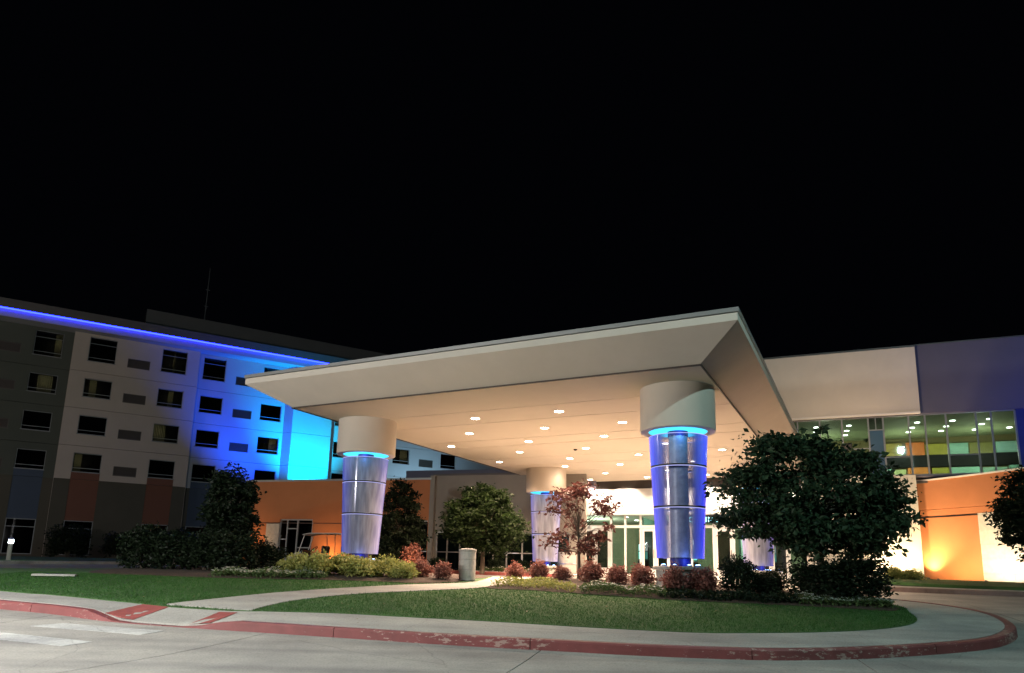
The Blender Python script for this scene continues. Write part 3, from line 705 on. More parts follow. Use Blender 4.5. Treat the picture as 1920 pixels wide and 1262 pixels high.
# recessed lamps over the white band
for x in (-12.8, -10.4, -8.9, -6.4, -4.6, -2.5, -.8):
    MB().lathe([(.1, zb_(6.185)), (.1, zb_(6.199))], 12, x, -.75, cap0=True).build('band_light', M_down, lob)
    light('SPOT', 'band_lamp', (x, -.75, zb_(6.17)), 620, (1, .86, .72), lob, .06, (x, .0, zb_(3.4)), 110, .6)

# slot machines glimpsed through the doors
c23, s23 = math.cos(R(-23)), math.sin(R(-23))
def lobw(x, y, z): return (14.56+x*c23-y*s23, 35+x*s23+y*c23, z)
def slot_machine(x, y, rz, label):
    t = thing('slot_machine', label, 'slot machine', lobw(x, y, 1.0), R(-23)+rz, 'slot machines inside the doors')
    MB().prism([(-.3, .25), (-.3, -.2), (.3, -.2), (.3, .25)], 0, .8).build('cabinet', M_seat, t, bevel=.02)
    MB().box(-.29, .29, -.1, .25, .8, 1.75).build('upper_cabinet', M_seat, t, bevel=.02)
    MB().box(-.25, .25, -.115, -.101, .88, 1.28).build('screen', emit('slot screen', (.25, 1, .85), 1.6), t)
    MB().box(-.25, .25, -.115, -.101, 1.33, 1.7).build('top_screen', emit('slot top screen', (.6, 1, .95), 1.8), t)
    MB().lathe([(.06, 1.75), (.06, 1.95)], 10, 0, .05, cap1=True).build('beacon', M_lobl, t)
    MB().add([(-.28, -.3, .78), (.28, -.3, .78), (.28, -.1, .88), (-.28, -.1, .88), (-.28, -.3, .72), (.28, -.3, .72), (.28, -.1, .72), (-.28, -.1, .72)], [(0, 1, 2, 3), (0, 4, 5, 1), (1, 5, 6, 2), (3, 7, 4, 0), (4, 7, 6, 5)]).build('button_deck', M_alud, t)
for x, y, l in ((-8.35, 1.9, 'slot machine with bright turquoise screens just inside the tall glass pane'), (-5.7, 2.4, 'slot machine behind the glass right of the middle doors'), (-1.6, 3.2, 'slot machine glowing inside the far right doors'), (-12.4, 3.6, 'slot machine standing behind the red maple inside the hall')):
    slot_machine(x, y, .1, l)
# casino sign in cyan letters under the band
sign = thing('casino_sign', 'small glowing cyan letter sign above the doors right of the front column', 'sign', lobw(-5.52, .06, 3.83), R(-23))
MB().box(-.05, 1.75, -.02, .03, -.06, .36).build('backing', M_dark, sign)
cv = bpy.data.curves.new('glyph', 'FONT'); cv.extrude = .015; cv.size = .37
for k, ch in enumerate('CASINO'):
    cv.body = ch; tmp = bpy.data.objects.new('glyph', cv); col.objects.link(tmp); bpy.context.view_layer.update()
    me = bpy.data.meshes.new_from_object(tmp.evaluated_get(bpy.context.evaluated_depsgraph_get())); bpy.data.objects.remove(tmp)
    me.materials.clear(); me.materials.append(emit('cyan letters', (.35, .95, 1), 4))
    o = obj_from('letter', me, sign); o.location = ((0, .3, .6, .87, 1.0, 1.32)[k], -.05, 0); o.rotation_euler = (R(90), 0, 0)

# ================================================================== CURVED ORANGE WALL (right)
wz = .95
ow = thing('curved_orange_wall', 'curved orange wall with limestone end lit by uplights at the right', 'wall', (19.7, 34, wz), R(-66.04))
def bend(x): return -.022*max(0, x-1.0)**2        # plan curve towards the drive
def curved(name, x0, x1, z0, z1, d0, d1, mt, n=10):
    xs = [x0+(x1-x0)*k/n for k in range(n+1)]; mb = MB()
    for x in xs:
        b = bend(x); mb.v += [(x, b+d0, z0-wz), (x, b+d0, z1-wz), (x, b+d1, z1-wz), (x, b+d1, z0-wz)]
    for k in range(n):
        for c in range(4):
            a = k*4+c; a2 = k*4+(c+1) % 4; mb.f.append((a, a2, a2+4, a+4)[::-1]); mb.mi.append(0)
    mb.f += [(0, 1, 2, 3), tuple(n*4+c for c in (3, 2, 1, 0))]; mb.mi += [0, 0]
    return mb.build(name, mt, ow)
curved('upper_wall', .1, 9, 4.42, 5.8, 0, .4, M_orange)
curved('middle_band', .1, 9, 4.12, 4.40, .03, .4, M_orange)
curved('reveal', .1, 3.08, 4.03, 4.118, .12, .4, M_bronze)
curved('lower_wall', .1, 3.1, .8, 4.027, .03, .4, M_orange)
curved('coping', .08, 9.02, 5.803, 5.87, -.04, .44, M_white)
z = .82; k = 0
while z < 4.05:
    h = min(.64, 4.115-z); x = 3.105+(0 if k % 2 else -.0)
    while x < 8.5:
        wd = (1.4 if (k % 2 == 0 or x > 3.2) else .8); curved('stone_block', x, x+wd-.006, z, z+h-.008, .01+.008*((k*7+int(x*3)) % 3), .4, M_stone, 3); x += wd
    z += h; k += 1
# wall uplights
def uplight(loc, aim, power, colr, label, angle=95, cat='uplight', grp='ground uplights'):
    t = thing('uplight', label, cat, loc, 0, grp)
    d = (Vector(aim)-Vector(loc)).normalized()
    MB().lathe([(.09, 0), (.09, .03), (.02, .04), (.02, .08)], 14, cap0=True, cap1=True).build('base', M_alud, t)
    o = MB().lathe([(.07, 0), (.09, .13)], 16, cap0=True).build('housing', M_alud, t); o.location = (0, 0, .08); o.rotation_euler = d.to_track_quat('Z', 'Y').to_euler()
    ln = MB().lathe([(.001, .118), (.082, .118)], 16).build('lens', M_uplens, t); ln.location = (0, 0, .08); ln.rotation_euler = o.rotation_euler
    p = Vector((0, 0, .08))+d*.16
    light('SPOT', 'uplight_lamp', p, power, colr, t, .05, p+d, angle, 1)
def wallpt(x, d, z): # point in world at wall coordinate x, d metres in front
    a = R(-66.04); b = bend(x)-d
    return (19.7+x*math.cos(a)-b*math.sin(a), 34+x*math.sin(a)+b*math.cos(a), z)
gz = 1.02
uplight(wallpt(.75, .45, gz), wallpt(.8, .12, 3.6), 1000, (1, .68, .32), 'small uplight at the left foot of the curved orange wall', 110)
uplight(wallpt(2.3, 2.0, .98), wallpt(2.5, 0, 2.4), 1000, (1, .68, .32), 'small uplight in front of the middle of the orange wall', 130)
uplight(wallpt(4.3, 1.7, .95), wallpt(4.4, 0, 2.6), 700, (1, .82, .6), 'small uplight below the limestone end of the curved wall', 140)
uplight(lobw(4.3, -1.5, 1.05), lobw(4.1, 0, 3.2), 900, (1, .76, .45), 'small uplight below the cream wall by the big tree', 140)
def loww(x, y, z): a = R(-17); return (-10.35+x*math.cos(a)-y*math.sin(a), 38+x*math.sin(a)+y*math.cos(a), z)
uplight(loww(-4.2, -.8, .95), loww(-4.1, 0, 2.6), 200, (1, .5, .18), 'small uplight at the left end of the orange building', 120)
uplight(loww(.9, -.8, .95), loww(.9, 0, 2.4), 190, (1, .5, .16), 'small uplight behind the golf cart below the orange wall', 120)
uplight((-4.0, 28.3, .95), (-4.1, 29.2, 1.6), 80, (1, .55, .25), 'small uplight before the russet shrub by the pointed tree', 80)

# blue floods
def flood(loc, aim, power, colr, label, angle=110, radius=.12, rz=0):
    t = thing('floodlight', label, 'floodlight', loc, 0, 'coloured floodlights')
    d = (Vector(aim)-Vector(loc)).normalized(); q = d.to_track_quat('-Z', 'Y').to_euler()
    o = MB().box(-.2, .2, -.14, .14, -.02, .12).build('housing', M_alud, t, bevel=.02); o.location = (0, 0, .2); o.rotation_euler = q
    l = MB().box(-.17, .17, -.11, .11, -.026, -.021).build('lens', emit('blue lens', (.1, .4, 1), 20), t); l.location = (0, 0, .2); l.rotation_euler = q
    MB().box(-.22, .22, -.015, .015, 0, .02).build('bracket', M_alud, t)
    p = Vector((0, 0, .2))+d*.06
    light('SPOT', 'flood_lamp', p, power, colr, t, radius, p+d, angle, .8)
ha = R(31.4)
def hot(x, y, z): return (-34.37+x*math.cos(ha)-y*math.sin(ha), 56+x*math.sin(ha)+y*math.cos(ha), z)
flood(hot(17.2, -4.6, 6.5), hot(17.4, -.5, 12.0), 13500, (.0, .60, 1), 'blue floodlight on the low roof below the glowing hotel pier', 80)
flood(hot(13.5, -5.5, 6.3), hot(12.6, .5, 14.5), 12500, (.0, .075, 1), 'deep blue floodlight aimed at the hotel windows', 84)
flood(hot(29.0, -5.0, 6.3), hot(28, .5, 12), 2600, (.42, .78, 1), 'pale blue floodlight behind the canopy column', 130)
flood((27.5, 26.5, 4.5), lobw(12, 0, 10.5), 2600, (.06, .1, 1), 'blue floodlight beyond the right edge near the lobby', 100)
flood(lobw(2.0, -6.0, 6.35), lobw(2.6, 0, 10.4), 900, (1, .70, .5), 'warm floodlight on the canopy roof facing the lobby fascia', 130)

# ================================================================== CANOPY
cz = .7; SOF = 5.83; CA = R(-26.8); S2 = Vector((-6.704, 20.713)); CW, CL = 12.25, 19.6
can = thing('entrance_canopy', 'large flat beige canopy with sloped edges and warm ceiling lights', 'canopy', (S2.x, S2.y, cz), CA)
def zc(z): return z-cz
o_ = 1.0
def slope(name, lo, hi, mt): return MB().add([(*lo[0], zc(SOF)), (*lo[1], zc(SOF)), (*hi[1], zc(6.42)), (*hi[0], zc(6.42))], [(0, 1, 2, 3)])
inner = [(0, 0), (CW, 0), (CW, CL), (0, CL)]; outer = [(-o_, -o_), (CW+o_, -o_), (CW+o_, CL), (-o_, CL)]
for k, nm in ((0, 'sloped_face'), (1, 'sloped_face'), (3, 'sloped_face')):
    j = (k+1) % 4
    a, b, c, d = inner[k], inner[j], outer[j], outer[k]
    nvec = Vector((c[0]+d[0]-a[0]-b[0], c[1]+d[1]-a[1]-b[1])).normalized()*-.06
    mb = MB(); vs = [(*a, zc(SOF+.012)), (*b, zc(SOF+.012)), (*c, zc(6.42)), (*d, zc(6.42))]
    vs += [(x+nvec.x, y+nvec.y, z+.09) for x, y, z in vs]
    mb.add(vs, [(0, 3, 2, 1), (4, 5, 6, 7), (0, 1, 5, 4), (1, 2, 6, 5), (2, 3, 7, 6), (3, 0, 4, 7)]); mb.build(nm, M_stucco, can)
# fascia strips: lower light strip and coping with a shadow gap
for nm, z0, z1, e in (('fascia', 6.424, 6.59, 0.0), ('coping', 6.607, 6.70, .03)):
    x0, x1, y0, y1 = -o_-e, CW+o_+e, -o_-e, CL
    MB().box(x0, x1, y0, y0+.12, zc(z0), zc(z1)).build(nm, M_stucco if nm == 'fascia' else M_alu, can)
    MB().box(x0, x0+.12, y0+.122, y1, zc(z0), zc(z1)).build(nm, M_stucco if nm == 'fascia' else M_alu, can)
    MB().box(x1-.12, x1, y0+.122, y1, zc(z0), zc(z1)).build(nm, M_stucco if nm == 'fascia' else M_alu, can)
MB().box(-o_+.13, CW+o_-.13, -o_+.13, CL, zc(6.5), zc(6.66)).build('roof', M_roofd, can)
# soffit: panels with open joints over a dark deck
js = [0, 2.38, 4.04, 6.78, 8.12, 10.95, 13.0, 15.2, 17.4, CL]
for a, b in zip(js, js[1:]):
    MB().box(.0 if False else .004, CW-.004, a+.022, b-.022, zc(SOF), zc(SOF+.03)).build('soffit_panel', M_soffit, can)
MB().box(.05, CW-.05, .05, CL-.05, zc(SOF+.034), zc(SOF+.06)).build('soffit_deck', M_dark, can)
mb = MB()
for (x0, x1, y0, y1) in ((-.02, CW+.02, -.03, .003), (-.03, .0, .003, CL), (CW, CW+.03, .003, CL)): mb.box(x0, x1, y0, y1, zc(SOF-.025), zc(SOF+.01))
mb.build('edge_bead', M_bronze, can)
dl = [(4.55, 3.26), (7.42, 3.26), (3.1, 5.4), (6.0, 5.4), (8.7, 5.4), (1.07, 7.5), (4.42, 7.5), (7.39, 7.4), (10.3, 7.4), (3.05, 9.55), (5.91, 9.55), (9.0, 9.5), (1.0, 11.7), (4.37, 11.7), (7.38, 11.65), (10.7, 11.5), (3.3, 13.8), (5.86, 13.95), (9.1, 14.0), (4.3, 16.5), (7.3, 16.4), (10.4, 16.5), (2.75, 18.6), (5.8, 18.5), (8.75, 18.4)]
me_t = MB().lathe([(.165, 0), (.165, -.015), (.14, -.018), (.135, -.004)], 20).mesh('downlight', M_white, True)
me_l = MB().lathe([(.001, -.006), (.135, -.006)], 20).mesh('lens', M_down)
for x, y in dl:
    t_ = obj_from('downlight', me_t, can); t_.location = (x, y, zc(SOF))
    obj_from('lens', me_l, t_)
    light('SPOT', 'downlight_lamp', (0, 0, -.06), (60 if abs(x-3.3) < .01 else 1650 if y < 6 else 1330), WARM, t_, .07, (0, 0, -3), 143, .75)
MB().lathe([(.07, zc(SOF)), (.07, zc(SOF-.03)), (.03, zc(SOF-.06))], 14, 5.43, 9.67, cap1=True).build('smoke_detector', M_dark, can)

# columns
def shell_mat(name, bl, dc, op):
    mt = bpy.data.materials.new(name); mt.use_nodes = True; nt = mt.node_tree; nt.nodes.clear(); N, L = nt.nodes, nt.links
    tr = N.new('ShaderNodeBsdfTransparent'); tr.inputs[0].default_value = (.85, .87, .95, 1)
    tl = N.new('ShaderNodeBsdfTranslucent'); tl.inputs[0].default_value = (.3, .32, .5, 1)
    df = N.new('ShaderNodeBsdfDiffuse'); df.inputs[0].default_value = (*dc, 1)
    gl = N.new('ShaderNodeBsdfGlossy'); gl.inputs['Roughness'].default_value = .14; gl.inputs[0].default_value = (.8, .8, 1, 1)
    em = N.new('ShaderNodeEmission'); em.inputs[0].default_value = (.045, .06, 1, 1)
    lw_ = N.new('ShaderNodeLayerWeight'); lw_.inputs[0].default_value = .5
    er = N.new('ShaderNodeMapRange'); er.inputs['From Min'].default_value = .12; er.inputs['From Max'].default_value = .75; er.inputs['To Min'].default_value = bl*.05; er.inputs['To Max'].default_value = bl
    L.new(lw_.outputs['Facing'], er.inputs[0]); L.new(er.outputs[0], em.inputs[1])
    tc = N.new('ShaderNodeTexCoord'); mp = N.new('ShaderNodeMapping'); mp.inputs['Scale'].default_value = (5, 5, .7)
    sn = N.new('ShaderNodeTexNoise'); sn.inputs['Scale'].default_value = 1.6; sn.inputs['Detail'].default_value = 5
    L.new(tc.outputs['Object'], mp.inputs[0]); L.new(mp.outputs[0], sn.inputs['Vector'])
    sr = N.new('ShaderNodeValToRGB'); sr.color_ramp.elements[0].position = .36; sr.color_ramp.elements[1].position = .64  # vertical streaks put mottled metal reflections into the shell colour
    sr.color_ramp.elements[0].color = (*[c*.7 for c in dc], 1); sr.color_ramp.elements[1].color = (*[c*1.2 for c in dc], 1)
    L.new(sn.outputs['Fac'], sr.inputs[0]); L.new(sr.outputs[0], df.inputs[0]); L.new(sr.outputs[0], tl.inputs[0])
    m1 = N.new('ShaderNodeMixShader'); m1.inputs[0].default_value = .6; L.new(tl.outputs[0], m1.inputs[1]); L.new(df.outputs[0], m1.inputs[2])
    a1 = N.new('ShaderNodeAddShader'); L.new(m1.outputs[0], a1.inputs[0]); L.new(em.outputs[0], a1.inputs[1])
    rp = N.new('ShaderNodeMapRange'); rp.inputs['From Min'].default_value = .02; rp.inputs['From Max'].default_value = .22; rp.inputs['To Min'].default_value = op; rp.inputs['To Max'].default_value = .95
    L.new(lw_.outputs['Facing'], rp.inputs[0])
    m2 = N.new('ShaderNodeMixShader'); L.new(rp.outputs[0], m2.inputs[0]); L.new(tr.outputs[0], m2.inputs[1]); L.new(a1.outputs[0], m2.inputs[2])
    fr = N.new('ShaderNodeFresnel'); fr.inputs[0].default_value = 1.35
    m3 = N.new('ShaderNodeMixShader'); L.new(fr.outputs[0], m3.inputs[0]); L.new(m2.outputs[0], m3.inputs[1]); L.new(gl.outputs[0], m3.inputs[2])
    o = N.new('ShaderNodeOutputMaterial'); L.new(m3.outputs[0], o.inputs[0]); return mt
SH1 = shell_mat('bright blue lit acrylic', 1.25, (.24, .26, .38), .16); SH2 = shell_mat('dim blue lit acrylic', .40, (.33, .34, .38), .68)
RIM = emit('lit acrylic rim', (.5, .52, 1), 1.1)
M_navy = mat('navy collar', (.02, .02, .16), .5, .05, 4)
M_core = mat('satin steel core', (.55, .57, .57), .45, .3, 4, metal=.15)
def column(X, Y, label, SH=None):
    SH = SH or SH2
    g = H(Y)+.1
    c = thing('canopy_column', label, 'column', (X, Y, g), 0, 'canopy columns')
    def q(z): return z-g
    MB().lathe([(.60, q(g)), (.60, q(1.23)), (.585, q(1.24))], 40, cap1=True).build('pedestal', M_bin, c, True)
    ps = MB().lathe([(.66, q(1.245)), (.68, q(1.26)), (.68, q(1.32)), (.665, q(1.335))], 40, cap0=True, cap1=True).build('pedestal_slab', M_walk, c, True)
    for k in range(8):
        a = 2*math.pi*(k+.3)/8; px, py = .45*math.cos(a), .45*math.sin(a)
        pk = MB().lathe([(.07, q(1.336)), (.07, q(1.36)), (.05, q(1.375))], 14, px, py).build('puck_light', M_steel, c)
        MB().lathe([(.05, q(1.372)), (.03, q(1.385)), (.001, q(1.39))], 14, px, py).build('lens', M_puck, pk)
    MB().lathe([(.235, q(1.53)), (.235, q(4.60))], 28).build('core', M_core, c, True)
    for za, zb2 in ((1.336, 1.528), (4.602, 4.74)): MB().lathe([(.255, q(za)), (.255, q(zb2))], 28, cap0=True, cap1=True).build('collar', M_navy, c, True)
    R1, R0_ = .735, .575
    def rad(z): return R0_+(R1-R0_)*(z-1.52)/(4.6-1.52)
    for z0, z1 in ((1.53, 2.75), (2.805, 3.77), (3.825, 4.57)):
        s = MB().lathe([(rad(z0), q(z0)), (rad(z1), q(z1))], 48).build('acrylic_shade', SH, c, True)
        if z1 < 4: MB().lathe([(rad(z1)-.006, q(z1+.006)), (rad(z1)-.004, q(z1+.05))], 48).build('joint_band', M_black, s)
        for z in (z1,): MB().lathe([(rad(z)+.004, q(z-.008)), (rad(z)+.006, q(z)), (rad(z)+.004, q(z+.008)), (rad(z)-.012, q(z+.008)), (rad(z)-.012, q(z-.008)), (rad(z)+.004, q(z-.008))], 48).build('rim', RIM, s)
        MB().lathe([(.245, q(z0-.045)), (.25, q(z0-.04)), (.25, q(z0+.015)), (.245, q(z0+.02))], 28).build('clamp', M_black, c)
    MB().lathe([(.74, q(4.86)), (.74, q(4.71)), (.93, q(4.705)), (.945, q(4.72)), (.945, q(SOF-.002))], 56).build('capital', M_stucco, c, True)
    MB().lathe([(.26, q(4.722)), (.735, q(4.722))], 48).build('underside_glow', M_ring, c)  # capital underside emits cyan in place of the puck uplights' light
    light('POINT', 'capital_lamp', (.0, -.42, q(4.66)), 6, (.1, .3, 1), c, .1)
    light('POINT', 'pedestal_lamp', (.1, -.4, q(1.45)), 3, (.1, .2, 1), c, .08)
    return c
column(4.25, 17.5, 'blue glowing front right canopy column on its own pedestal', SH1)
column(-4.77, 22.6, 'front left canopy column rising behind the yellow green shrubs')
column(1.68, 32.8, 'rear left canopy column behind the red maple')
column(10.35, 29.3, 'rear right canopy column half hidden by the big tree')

# ================================================================== PLANTS
def leaves(mb, rg, pts, size, up=.35, aspect=.55):
    for p in pts:
        s = size*rg.uniform(.45, 1.45)
        d = Vector((rg.gauss(0, 1), rg.gauss(0, 1), rg.gauss(-.2, .7))).normalized()
        n = Vector((rg.gauss(0, .6), rg.gauss(0, .6), rg.uniform(.2, 1))).normalized()
        x = d.cross(n)
        if x.length < 1e-3: continue
        x.normalize(); n = x.cross(d)
        a, w2, lift = d*s, x*s*aspect*.5, n*s*.12
        o = len(mb.v); P = Vector(p)
        mb.v += [tuple(P), tuple(P+a*.5+w2+lift), tuple(P+a), tuple(P+a*.5-w2+lift)]
        mb.f += [(o, o+1, o+2), (o, o+2, o+3)]; mb.mi += [mb.cur, mb.cur]

def crown_pts(rg, c, r, ncl, per, cr, shape=None, low=-1., flat=.33):
    """cluster centres spread through an uneven crown, each with its own leaves"""
    cl = []; pts = []
    c = Vector(c)
    while len(cl) < ncl:
        v = Vector((rg.uniform(-1, 1), rg.uniform(-1, 1), rg.uniform(-1, 1)))
        L = v.length
        if L > 1 or L < .28 or v.z < low: continue
        if shape and not shape(v): continue
        if L < .6 and rg.random() < .45: continue
        cl.append(c+Vector((v.x*r[0], v.y*r[1], v.z*r[2])))
    for _ in range(ncl//3):      # stray twigs that break the outline
        b = rg.choice(cl)-c; cl.append(c+b*rg.uniform(1.02, 1.16)+Vector((rg.gauss(0, .06), rg.gauss(0, .06), rg.gauss(0, .08))))
    for qi, q in enumerate(cl):
        k = rg.uniform(.6, 1.3)*cr*(1 if qi < ncl else .55)
        for _ in range(int(per*rg.uniform(.6, 1.3)*(1 if qi < ncl else .22))):
            g = Vector((rg.gauss(0, .5), rg.gauss(0, .5), rg.gauss(0, flat)))*k
            pts.append(q+g)
    return cl, pts

def tree(name, label, X, Y, H_tr, crown, r, ncl, per, cr, lsize, lm, seed, trunk_r=.09, shape=None, low=-1., cat='tree', group=None, stems=1, flat=.33):
    rg = random.Random(seed); g = H(Y)+.13
    t = thing(name, label, cat, (X, Y, g), 0, group)
    cl, pts = crown_pts(rg, crown, r, ncl, per, cr, shape, low, flat)
    mb = MB(); leaves(mb, rg, pts, lsize); mb.build('crown', lm, t)
    mb = MB(); top = Vector((crown[0]*.8, crown[1]*.8, crown[2]+r[2]*.35))
    for s in range(stems):
        off = Vector((rg.uniform(-.12, .12), rg.uniform(-.12, .12), 0)) if stems > 1 else Vector((0, 0, 0))
        P = [off, off+Vector((rg.uniform(-.04, .04), rg.uniform(-.04, .04), H_tr*.5)), Vector((crown[0]*.4, crown[1]*.4, H_tr))+off*1.5, top.lerp(Vector((0, 0, H_tr)), .4), top]
        mb.tube(P, [trunk_r*1.25/stems**.5, trunk_r/stems**.5, trunk_r*.8/stems**.5, trunk_r*.45, trunk_r*.15], 8)
    mb.build('trunk', M_bark, t, True)
    mb = MB()
    for q in rg.sample(cl, min(len(cl), 46)):
        h0 = rg.uniform(.35, .95); b0 = Vector((crown[0]*.5*h0, crown[1]*.5*h0, H_tr+(top.z-H_tr)*h0*.6))
        if b0.z > q.z+.2: b0.z = max(H_tr*.85, q.z-.2)
        md = b0.lerp(q, .5)+Vector((rg.uniform(-.1, .1), rg.uniform(-.1, .1), .06))
        mb.tube([b0, md, q], [trunk_r*.35, trunk_r*.22, trunk_r*.07], 5)
    mb.build('branches', M_bark, t)
    return t
L_green = leafmat('tree leaves', (.014, .032, .015), (.052, .088, .044))
L_mid = leafmat('ash leaves', (.008, .018, .006), (.024, .042, .012), .5)
L_dark = leafmat('dark leaves', (.007, .013, .007), (.018, .030, .013))
L_red = leafmat('maple leaves', (.045, .018, .016), (.12, .045, .038), .3)
L_pink = leafmat('barberry leaves', (.14, .05, .042), (.37, .17, .135), .35)
L_lime = leafmat('lime leaves', (.16, .19, .05), (.42, .42, .14), .35)
L_gc = leafmat('ground cover leaves', (.05, .09, .03), (.11, .16, .06), .3)
M_petal = mat('white petals', (.75, .76, .70), .7, .1, 9)

def lobes(*L): return lambda v: any(((v.x-a)/r)**2+((v.y-b)/r)**2+((v.z-c)/(r*.8))**2 < 1 for a, b, c, r in L)
tree('shade_tree', 'big broad dark green tree right of the front column', 7.3, 16.6, 1.3, (-.05, 0, 2.5), (2.3, 1.9, 1.65), 205, 105, .42, .145, L_green, 3, .10, low=-.85, flat=.19,
     shape=lobes((-.35, 0, .5, .36), (0, 0, .45, .42), (.3, 0, .3, .4), (-.5, 0, .05, .42), (.05, -.1, 0, .5), (.45, 0, -.05, .42), (-.72, 0, -.45, .32), (-.3, -.2, -.5, .4), (.15, -.2, -.55, .42), (.5, 0, -.5, .4), (.8, 0, -.5, .24)))
tree('shade_tree', 'dark tree cut off by the right edge before the lit limestone', 18.3, 24.0, 1.3, (.1, 0, 2.5), (1.45, 1.3, 1.6), 110, 110, .34, .15, L_dark, 5, .08, low=-.8)
tree('maple_tree', 'small red leaved maple with thin trunk before the doors', 2.0, 20.3, .95, (.0, 0, 1.75), (1.1, .9, 1.15), 38, 40, .22, .14, L_red, 11, .045, low=-.85)
tree('ash_tree', 'rounded green tree behind the concrete bin, bright on its right', -1.1, 29.2, 1.0, (0, 0, 2.15), (1.65, 1.5, 1.4), 140, 120, .34, .16, L_mid, 17, .09, low=-.95)
tree('pine_tree', 'dark pointed tree beside the front left column', -4.75, 30.4, .5, (0, 0, 1.95), (1.35, 1.2, 1.95), 140, 120, .28, .13, L_dark, 23, .08, shape=lambda v: math.hypot(v.x, v.y) < .98-.62*(v.z*.5+.5), low=-.92)
tree('young_tree', 'upright dark tree rising from the hedge at the left', -8.2, 20.6, .9, (0, 0, 1.9), (.72, .7, 1.2), 95, 110, .23, .115, L_dark, 29, .05, low=-.95)

def bush_mesh(seed, n, lsize, rx, rz, lm, fill=.75, flat=.0):
    rg = random.Random(seed); mb = MB(); pts = []
    for _ in range(n):
        v = Vector((rg.gauss(0, 1), rg.gauss(0, 1), rg.gauss(0, 1))).normalized()
        if v.z < -.8: v.z = -v.z*.5
        k = rg.uniform(fill, 1.0)*(1+.13*math.sin(5*v.x+seed)+.13*math.sin(6*v.y+1.7*seed)+.09*math.sin(7*v.z+seed))*(1.12 if rg.random() < .08 else 1)
        pts.append(Vector((v.x*rx*k, v.y*rx*k, max(.02, rz*.44+v.z*rz*.56*k))))
    leaves(mb, rg, pts, lsize, aspect=.6)
    return mb.mesh('foliage', lm)
def stem_mesh(seed, rx, rz):
    rg = random.Random(seed); mb = MB()
    for k in range(6):
        a = k*1.05+rg.random(); mb.tube([(0.03*math.cos(a), .03*math.sin(a), 0), (rx*.3*math.cos(a), rx*.3*math.sin(a), rz*.4), (rx*.6*math.cos(a), rx*.6*math.sin(a), rz*.75)], [.018, .012, .005], 5)
    return mb.mesh('stem', M_bark)
def bush(fm, sm, X, Y, s, label, group, name='shrub', z=None, rz=None, sz=1.):
    t = thing(name, label, 'shrub', (X, Y, (H(Y)+.2) if z is None else z), rng.uniform(0, 6.3) if rz is None else rz, group)
    t.scale = (s*rng.uniform(.86, 1.14), s*rng.uniform(.86, 1.14), s*sz*rng.uniform(.85, 1.08))
    obj_from('foliage', fm, t); obj_from('stem', sm, t); return t
B_pink = [bush_mesh(k, 2400, .06, .30, .54, L_pink, .45) for k in (1, 2, 3)]
S_small = stem_mesh(2, .32, .58)
rows = [(.2, 20.7, .9, 'round reddish shrub nearest the concrete bin right of the path'), (.83, 19.6, 1.0, 'second round reddish shrub right of the path'), (1.45, 19.35, .86, 'round reddish shrub just left of the maple trunk'), (2.2, 18.9, 1.14, 'round reddish shrub just right of the maple trunk'),
        (2.83, 18.5, .95, 'fifth round reddish shrub in the row, bright on top'), (3.32, 17.75, 1.18, 'round reddish shrub left of the front column pedestal'), (3.92, 16.75, 1.1, 'dark round shrub before the left of the front pedestal'), (4.6, 16.7, 1.15, 'dark round shrub before the right of the front pedestal')]
for k, (x, y, s, l) in enumerate(rows): bush(B_pink[k % 3], S_small, x, y, s, l, 'round shrubs along the drive')
bush(B_pink[0], S_small, -2.35, 19.2, 1.0, 'round reddish shrub beside the yellow green shrubs', 'round shrubs along the drive')
bush(B_pink[1], S_small, -1.75, 18.75, .85, 'round reddish shrub against the concrete bin', 'round shrubs along the drive')
bush(B_pink[2], S_small, -4.0, 29.25, 1.45, 'russet shrub glowing orange at the foot of the pointed tree', 'round shrubs along the drive', sz=1.35)
B_dark = [bush_mesh(k, 5200, .085, .62, 1.25, L_dark, .45) for k in (4, 5)]
S_big = stem_mesh(5, .6, 1.2)
for x, y, s, l, sz in ((-10.5, 20.4, 1.05, 'leftmost dark rounded hedge shrub beside the side road', .95), (-9.6, 20.3, 1.1, 'second dark hedge shrub from the left', .95), (-8.6, 20.1, 1.0, 'dark hedge shrub under the upright tree', .95), (-7.75, 19.9, 1.12, 'dark hedge shrub between the upright tree and the golf cart', .9), (-7.1, 20.6, .9, 'dark low shrub in front of the golf cart', .8)):
    bush(B_dark[int(x*7) % 2], S_big, x, y, s, l, 'dark hedge shrubs', sz=sz)
for x, y, s, l, sz in ((5.35, 16.6, .62, 'pointed dark shrub right of the front pedestal', 1.15), (6.0, 16.6, .6, 'low dark shrub before the rear right column', .75), (6.3, 17.2, .62, 'low dark shrub left of the big tree bush', .8), (6.95, 15.85, 1.1, 'big black rounded bush under the tree, left half', .72), (7.75, 15.75, 1.15, 'big black rounded bush under the tree, right half', .76)):
    bush(B_dark[int(x*7) % 2], S_big, x, y, s, l, 'dark shrubs near the big tree', sz=sz)
B_lime = [bush_mesh(k, 2600, .075, .52, .55, L_lime, .4) for k in (7, 8, 9)]
S_l = stem_mesh(8, .5, .5)
for k, (x, y, s, l) in enumerate(((-5.75, 19.3, .95, 'leftmost yellow green shrub beside the golf cart'), (-5.1, 19.0, 1.05, 'second yellow green shrub below the front left column'), (-4.45, 19.35, 1.1, 'yellow green shrub in front of the left column base'), (-3.85, 18.9, 1.05, 'yellow green shrub right of the left column base'), (-3.25, 19.2, 1.0, 'yellow green shrub fifth from the left'), (-2.75, 18.6, .85, 'low yellow green shrub at the right end of its group'))):
    bush(B_lime[k % 3], S_l, x, y, s, l, 'yellow green shrubs')
